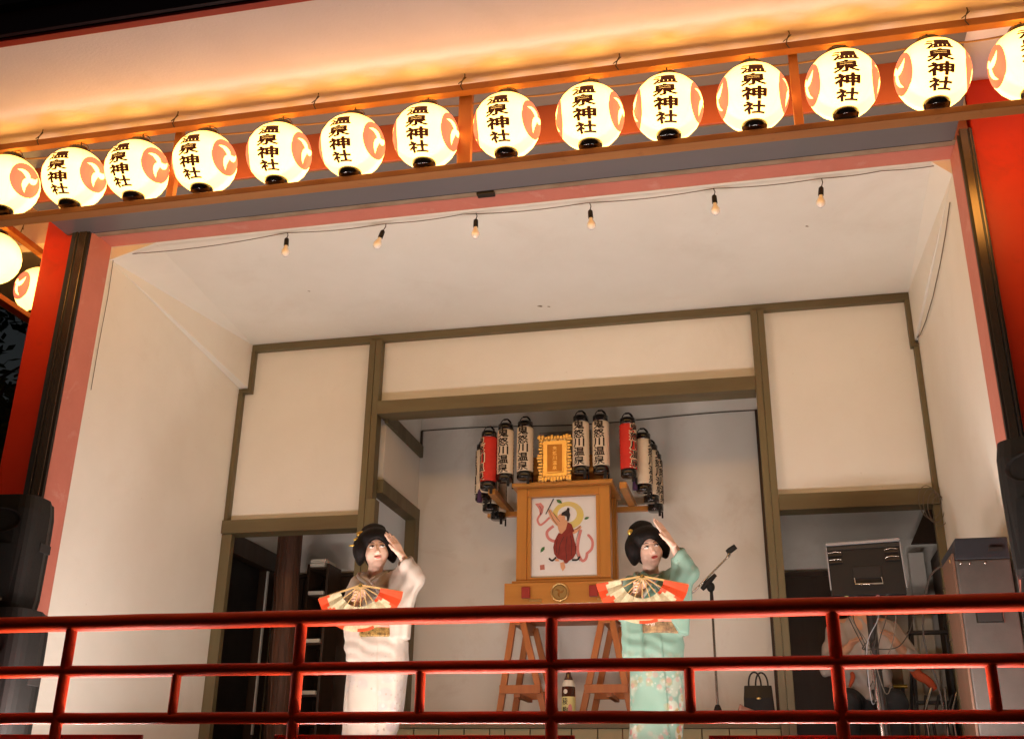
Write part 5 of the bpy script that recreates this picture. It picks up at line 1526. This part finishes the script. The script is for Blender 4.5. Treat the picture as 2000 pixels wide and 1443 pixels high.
J1 = {'head': (-2.413, 6.560, 3.060), 'neck': (-2.446, 6.620, 2.925), 'shR': (-2.335, 6.620, 2.868), 'shL': (-2.535, 6.620, 2.850), 'elR': (-2.125, 6.480, 2.885), 'wrR': (-2.185, 6.420, 2.993),
      'knR': (-2.232, 6.410, 3.072), 'tipR': (-2.290, 6.405, 3.150), 'thR': (-2.258, 6.365, 3.060), 'elL': (-2.545, 6.500, 2.670), 'wrL': (-2.470, 6.405, 2.720), 'piv': (-2.420, 6.350, 2.806), 'vee': (-2.433, 6.535, 2.865)}
S1r = [(-2.225, 2.965), (-2.150, 3.000), (-2.064, 2.880), (-2.128, 2.712), (-2.150, 2.502), (-2.254, 2.497), (-2.300, 2.70), (-2.285, 2.86)]
S1l = [(-2.585, 2.69), (-2.470, 2.69), (-2.440, 2.363), (-2.535, 2.368)]
y0 = 6.62
L1 = [(1.71, -2.425, y0, .168, .135), (1.86, -2.418, y0, .150, .125), (1.98, -2.392, y0, .172, .135), (2.12, -2.380, y0, .186, .14), (2.35, -2.362, y0, .192, .15), (2.50, -2.372, y0, .185, .145), (2.60, -2.395, y0, .15, .122),
      (2.75, -2.425, y0, .145, .112), (2.84, -2.435, y0, .155, .10), (2.89, -2.44, y0, .125, .085), (2.925, -2.445, y0, .075, .065)]
O1 = [(2.512, -2.388, y0, .192, .158), (2.585, -2.397, y0, .176, .150), (2.655, -2.405, y0, .166, .138)]
dancer(J1, L1, O1, 'kimono_cream', 'obi_gold', (0.42, -0.03, -0.14), 1.10, (.004, .001), 'lips_rose',
       'dancer in a cream kimono shading her brow with one raised hand, on the left', S1r, S1l,
       {'grip': np.array((-.022, .028, -.062)), 'ph': .6, 'wrap': 1.0, 'combs': [((-.075, -.03, .125), (.032, .02, .018)), ((-.11, .0, .085), (.018, .018, .012)), ((-.135, .01, .05), (.025, .006, .006)), ((-.02, -.06, .175), (.03, .012, .008))]})
folding_fan((-2.420, 6.335, 2.806), math.radians(196), math.radians(350), 0.285, 'open red and gold folding fan held by the dancer in cream')

J2 = {'head': (-0.648, 6.560, 3.008), 'neck': (-0.652, 6.620, 2.872), 'shR': (-0.560, 6.620, 2.815), 'shL': (-0.750, 6.620, 2.805), 'elR': (-0.420, 6.480, 2.850), 'wrR': (-0.487, 6.420, 2.998),
      'knR': (-0.538, 6.420, 3.084), 'tipR': (-0.594, 6.420, 3.171), 'thR': (-0.562, 6.375, 3.066), 'elL': (-0.795, 6.500, 2.640), 'wrL': (-0.725, 6.405, 2.722), 'piv': (-0.672, 6.350, 2.810), 'vee': (-0.638, 6.535, 2.815)}
S2r = [(-0.500, 2.86), (-0.465, 3.000), (-0.372, 2.878), (-0.400, 2.712), (-0.425, 2.494), (-0.482, 2.500), (-0.560, 2.634), (-0.552, 2.80)]
S2l = [(-0.830, 2.66), (-0.695, 2.66), (-0.698, 2.363), (-0.818, 2.363)]
L2 = [(1.71, -.66, y0, .165, .13), (1.90, -.652, y0, .155, .125), (2.06, -.640, y0, .156, .13), (2.30, -.625, y0, .156, .138), (2.45, -.614, y0, .154, .135), (2.60, -.620, y0, .136, .115),
      (2.72, -.645, y0, .135, .108), (2.80, -.655, y0, .145, .098), (2.845, -.655, y0, .118, .082), (2.88, -.655, y0, .070, .062)]
O2 = [(2.505, -.616, y0, .164, .150), (2.58, -.620, y0, .156, .142), (2.665, -.632, y0, .150, .132)]
dancer(J2, L2, O2, 'kimono_mint', 'obi_floral', (0.36, 0.10, -0.26), 1.04, (.005, .003), 'lips_red',
       'dancer in a mint green flowered kimono with one hand raised high, on the right', S2r, S2l,
       {'grip': np.array((-.022, .028, -.062)), 'ph': 2.1, 'wrap': 1.0, 'combs': [((-.075, -.02, .13), (.022, .018, .020)), ((-.02, -.06, .17), (.03, .012, .008))]})
folding_fan((-0.672, 6.335, 2.810), math.radians(188), math.radians(348), 0.275, 'open red and gold folding fan held by the dancer in green')

# ------------------------------------------------------------------ seated sound man behind the mixer
mat('shirt_white', (0.36, 0.30, 0.26), 0.75, var=0.1, vscale=9)
mat('trousers', (0.012, 0.012, 0.013), 0.75)
mb_ = (0.70, 8.50, F)
fd = Field((0.28, 7.9, F - .01), (1.12, 8.82, 3.30), 0.0065)
frm = head_frame((0.74, 8.42, 3.07), .3, -.25, .05, 1.05)
skin_head(fd, frm)
fd.cap(hp(frm, (0, -.028, -.055)), (0.72, 8.47, 2.88), .055, .06, .02)
fd.cap((0.56, 8.48, 2.80), (0.86, 8.48, 2.80), .075, None, .04); fd.cap((0.71, 8.48, 2.78), (0.69, 8.50, 2.35), .12, .13, .05)
MAN = {'R': ((0.90, 8.46, 2.78), (1.0, 8.32, 2.55), (0.88, 8.08, 2.66)), 'L': ((0.53, 8.46, 2.78), (0.45, 8.34, 2.52), (0.58, 8.08, 2.62))}
for e, (sh, el, wr) in MAN.items():
    fd.cap(sh, el, .05, .042, .03); fd.cap(el, wr, .04, .028, .02)
    dd = np.array(wr) - np.array(el); dd /= np.linalg.norm(dd)
    sg = 1 if e == 'L' else -1
    hand_open(fd, wr, np.array(wr) + dd * .085 + (0, 0, .01), np.array(wr) + dd * .15 + (0, 0, -.02), (sg * .9, 0, .43), np.array(wr) + dd * .07 + np.array((sg * .06, 0, .02)))
for sx in (-.10, .10):
    fd.cap((0.69 + sx, 8.48, 2.28), (0.69 + sx * 1.6, 8.10, 2.25), .085, .06, .03)
    fd.cap((0.69 + sx * 1.6, 8.10, 2.25), (0.69 + sx * 1.5, 8.14, F + .08), .055, .038, .02)
    fd.cap((0.69 + sx * 1.5, 8.14, F + .08), (0.69 + sx * 1.6, 8.0, F + .035), .036, .03, .02)
man = field_obj(fd, 'person', 'skin_man', None, mb_)
tag(man, 'seated person in white shirt and black trousers behind the mixer stand', 'person')
face_parts(frm, man, (0, -.002), 'lips_rose')
hw = Field(frm[0] - .2, frm[0] + .2, .006)
hw.ell((0, -.04, .055), (.080, .096, .084), frm, .02); hw.ell((0, .08, -.02), (.066, .075, .085), frm, .015, True); hw.ell((0, 0, -.12), (.1, .1, .09), frm, .015, True)
field_obj(hw, 'hair', 'wig', man)
sd = Field((0.26, 7.95, 2.2), (1.14, 8.84, 2.98), .0065)
sd.loft([(2.285, .68, 8.48, .20, .16), (2.40, .69, 8.49, .20, .16), (2.55, .70, 8.49, .185, .15), (2.72, .715, 8.48, .20, .14), (2.82, .72, 8.48, .19, .11), (2.88, .72, 8.475, .09, .08)], .03, 2.4)
for e, (sh, el, wr) in MAN.items():
    sd.cap(sh, el, .078, .075, .04); sd.cap(el, np.array(el) * .75 + np.array(wr) * .25, .072, .066, .02)
sd.folds(lambda X, Y, Z: .009 * np.sin(Z * 46 + (X - .7) * 22) * np.clip((2.62 - Z) / .2, 0, 1) + .006 * np.sin(X * 70 + Z * 24))
sd.cap((0.72, 8.46, 2.86), (0.735, 8.44, 3.0), .07, .08, .01, True)
field_obj(sd, 'shirt', 'shirt_white', man)
td = Field((0.40, 7.95, F + .04), (0.98, 8.75, 2.45), .007)
td.loft([(2.20, .69, 8.48, .19, .165), (2.30, .69, 8.49, .185, .16), (2.36, .69, 8.49, .175, .15)], .03, 2.4)
for sx in (-.10, .10):
    td.cap((0.69 + sx, 8.48, 2.28), (0.69 + sx * 1.6, 8.10, 2.25), .105, .082, .03); td.cap((0.69 + sx * 1.6, 8.10, 2.25), (0.69 + sx * 1.5, 8.14, F + .10), .078, .062, .02)
td.folds(lambda X, Y, Z: .004 * np.sin(Z * 60 + X * 40 + Y * 30))
field_obj(td, 'trousers', 'trousers', man)
MB().tube(smooth([(0.595, 8.315, 2.47), (0.60, 8.305, 2.44), (0.585, 8.30, 2.40), (0.57, 8.31, 2.37)], 3), [.012, .016, .017, .017, .016, .015, .014, .012, .01, .008], 8).build('neckerchief', 'orange_cloth', man)
stl = thing('stool', (0.69, 8.50, F), 'low dark stool under the seated person in white', 'stool')
MB().lathe([(.15, .44), (.165, .45), (.165, .475), (.15, .485)], (0.69, 8.52, F), 20).build('seat', 'dark_wood', stl)
for a in range(4):
    an = a * math.pi / 2 + .6
    MB().tube([(0.69 + .10 * math.cos(an), 8.52 + .10 * math.sin(an), F + .44), (0.69 + .16 * math.cos(an), 8.52 + .16 * math.sin(an), F)], .012, 8).build('leg', 'dark_metal', stl)
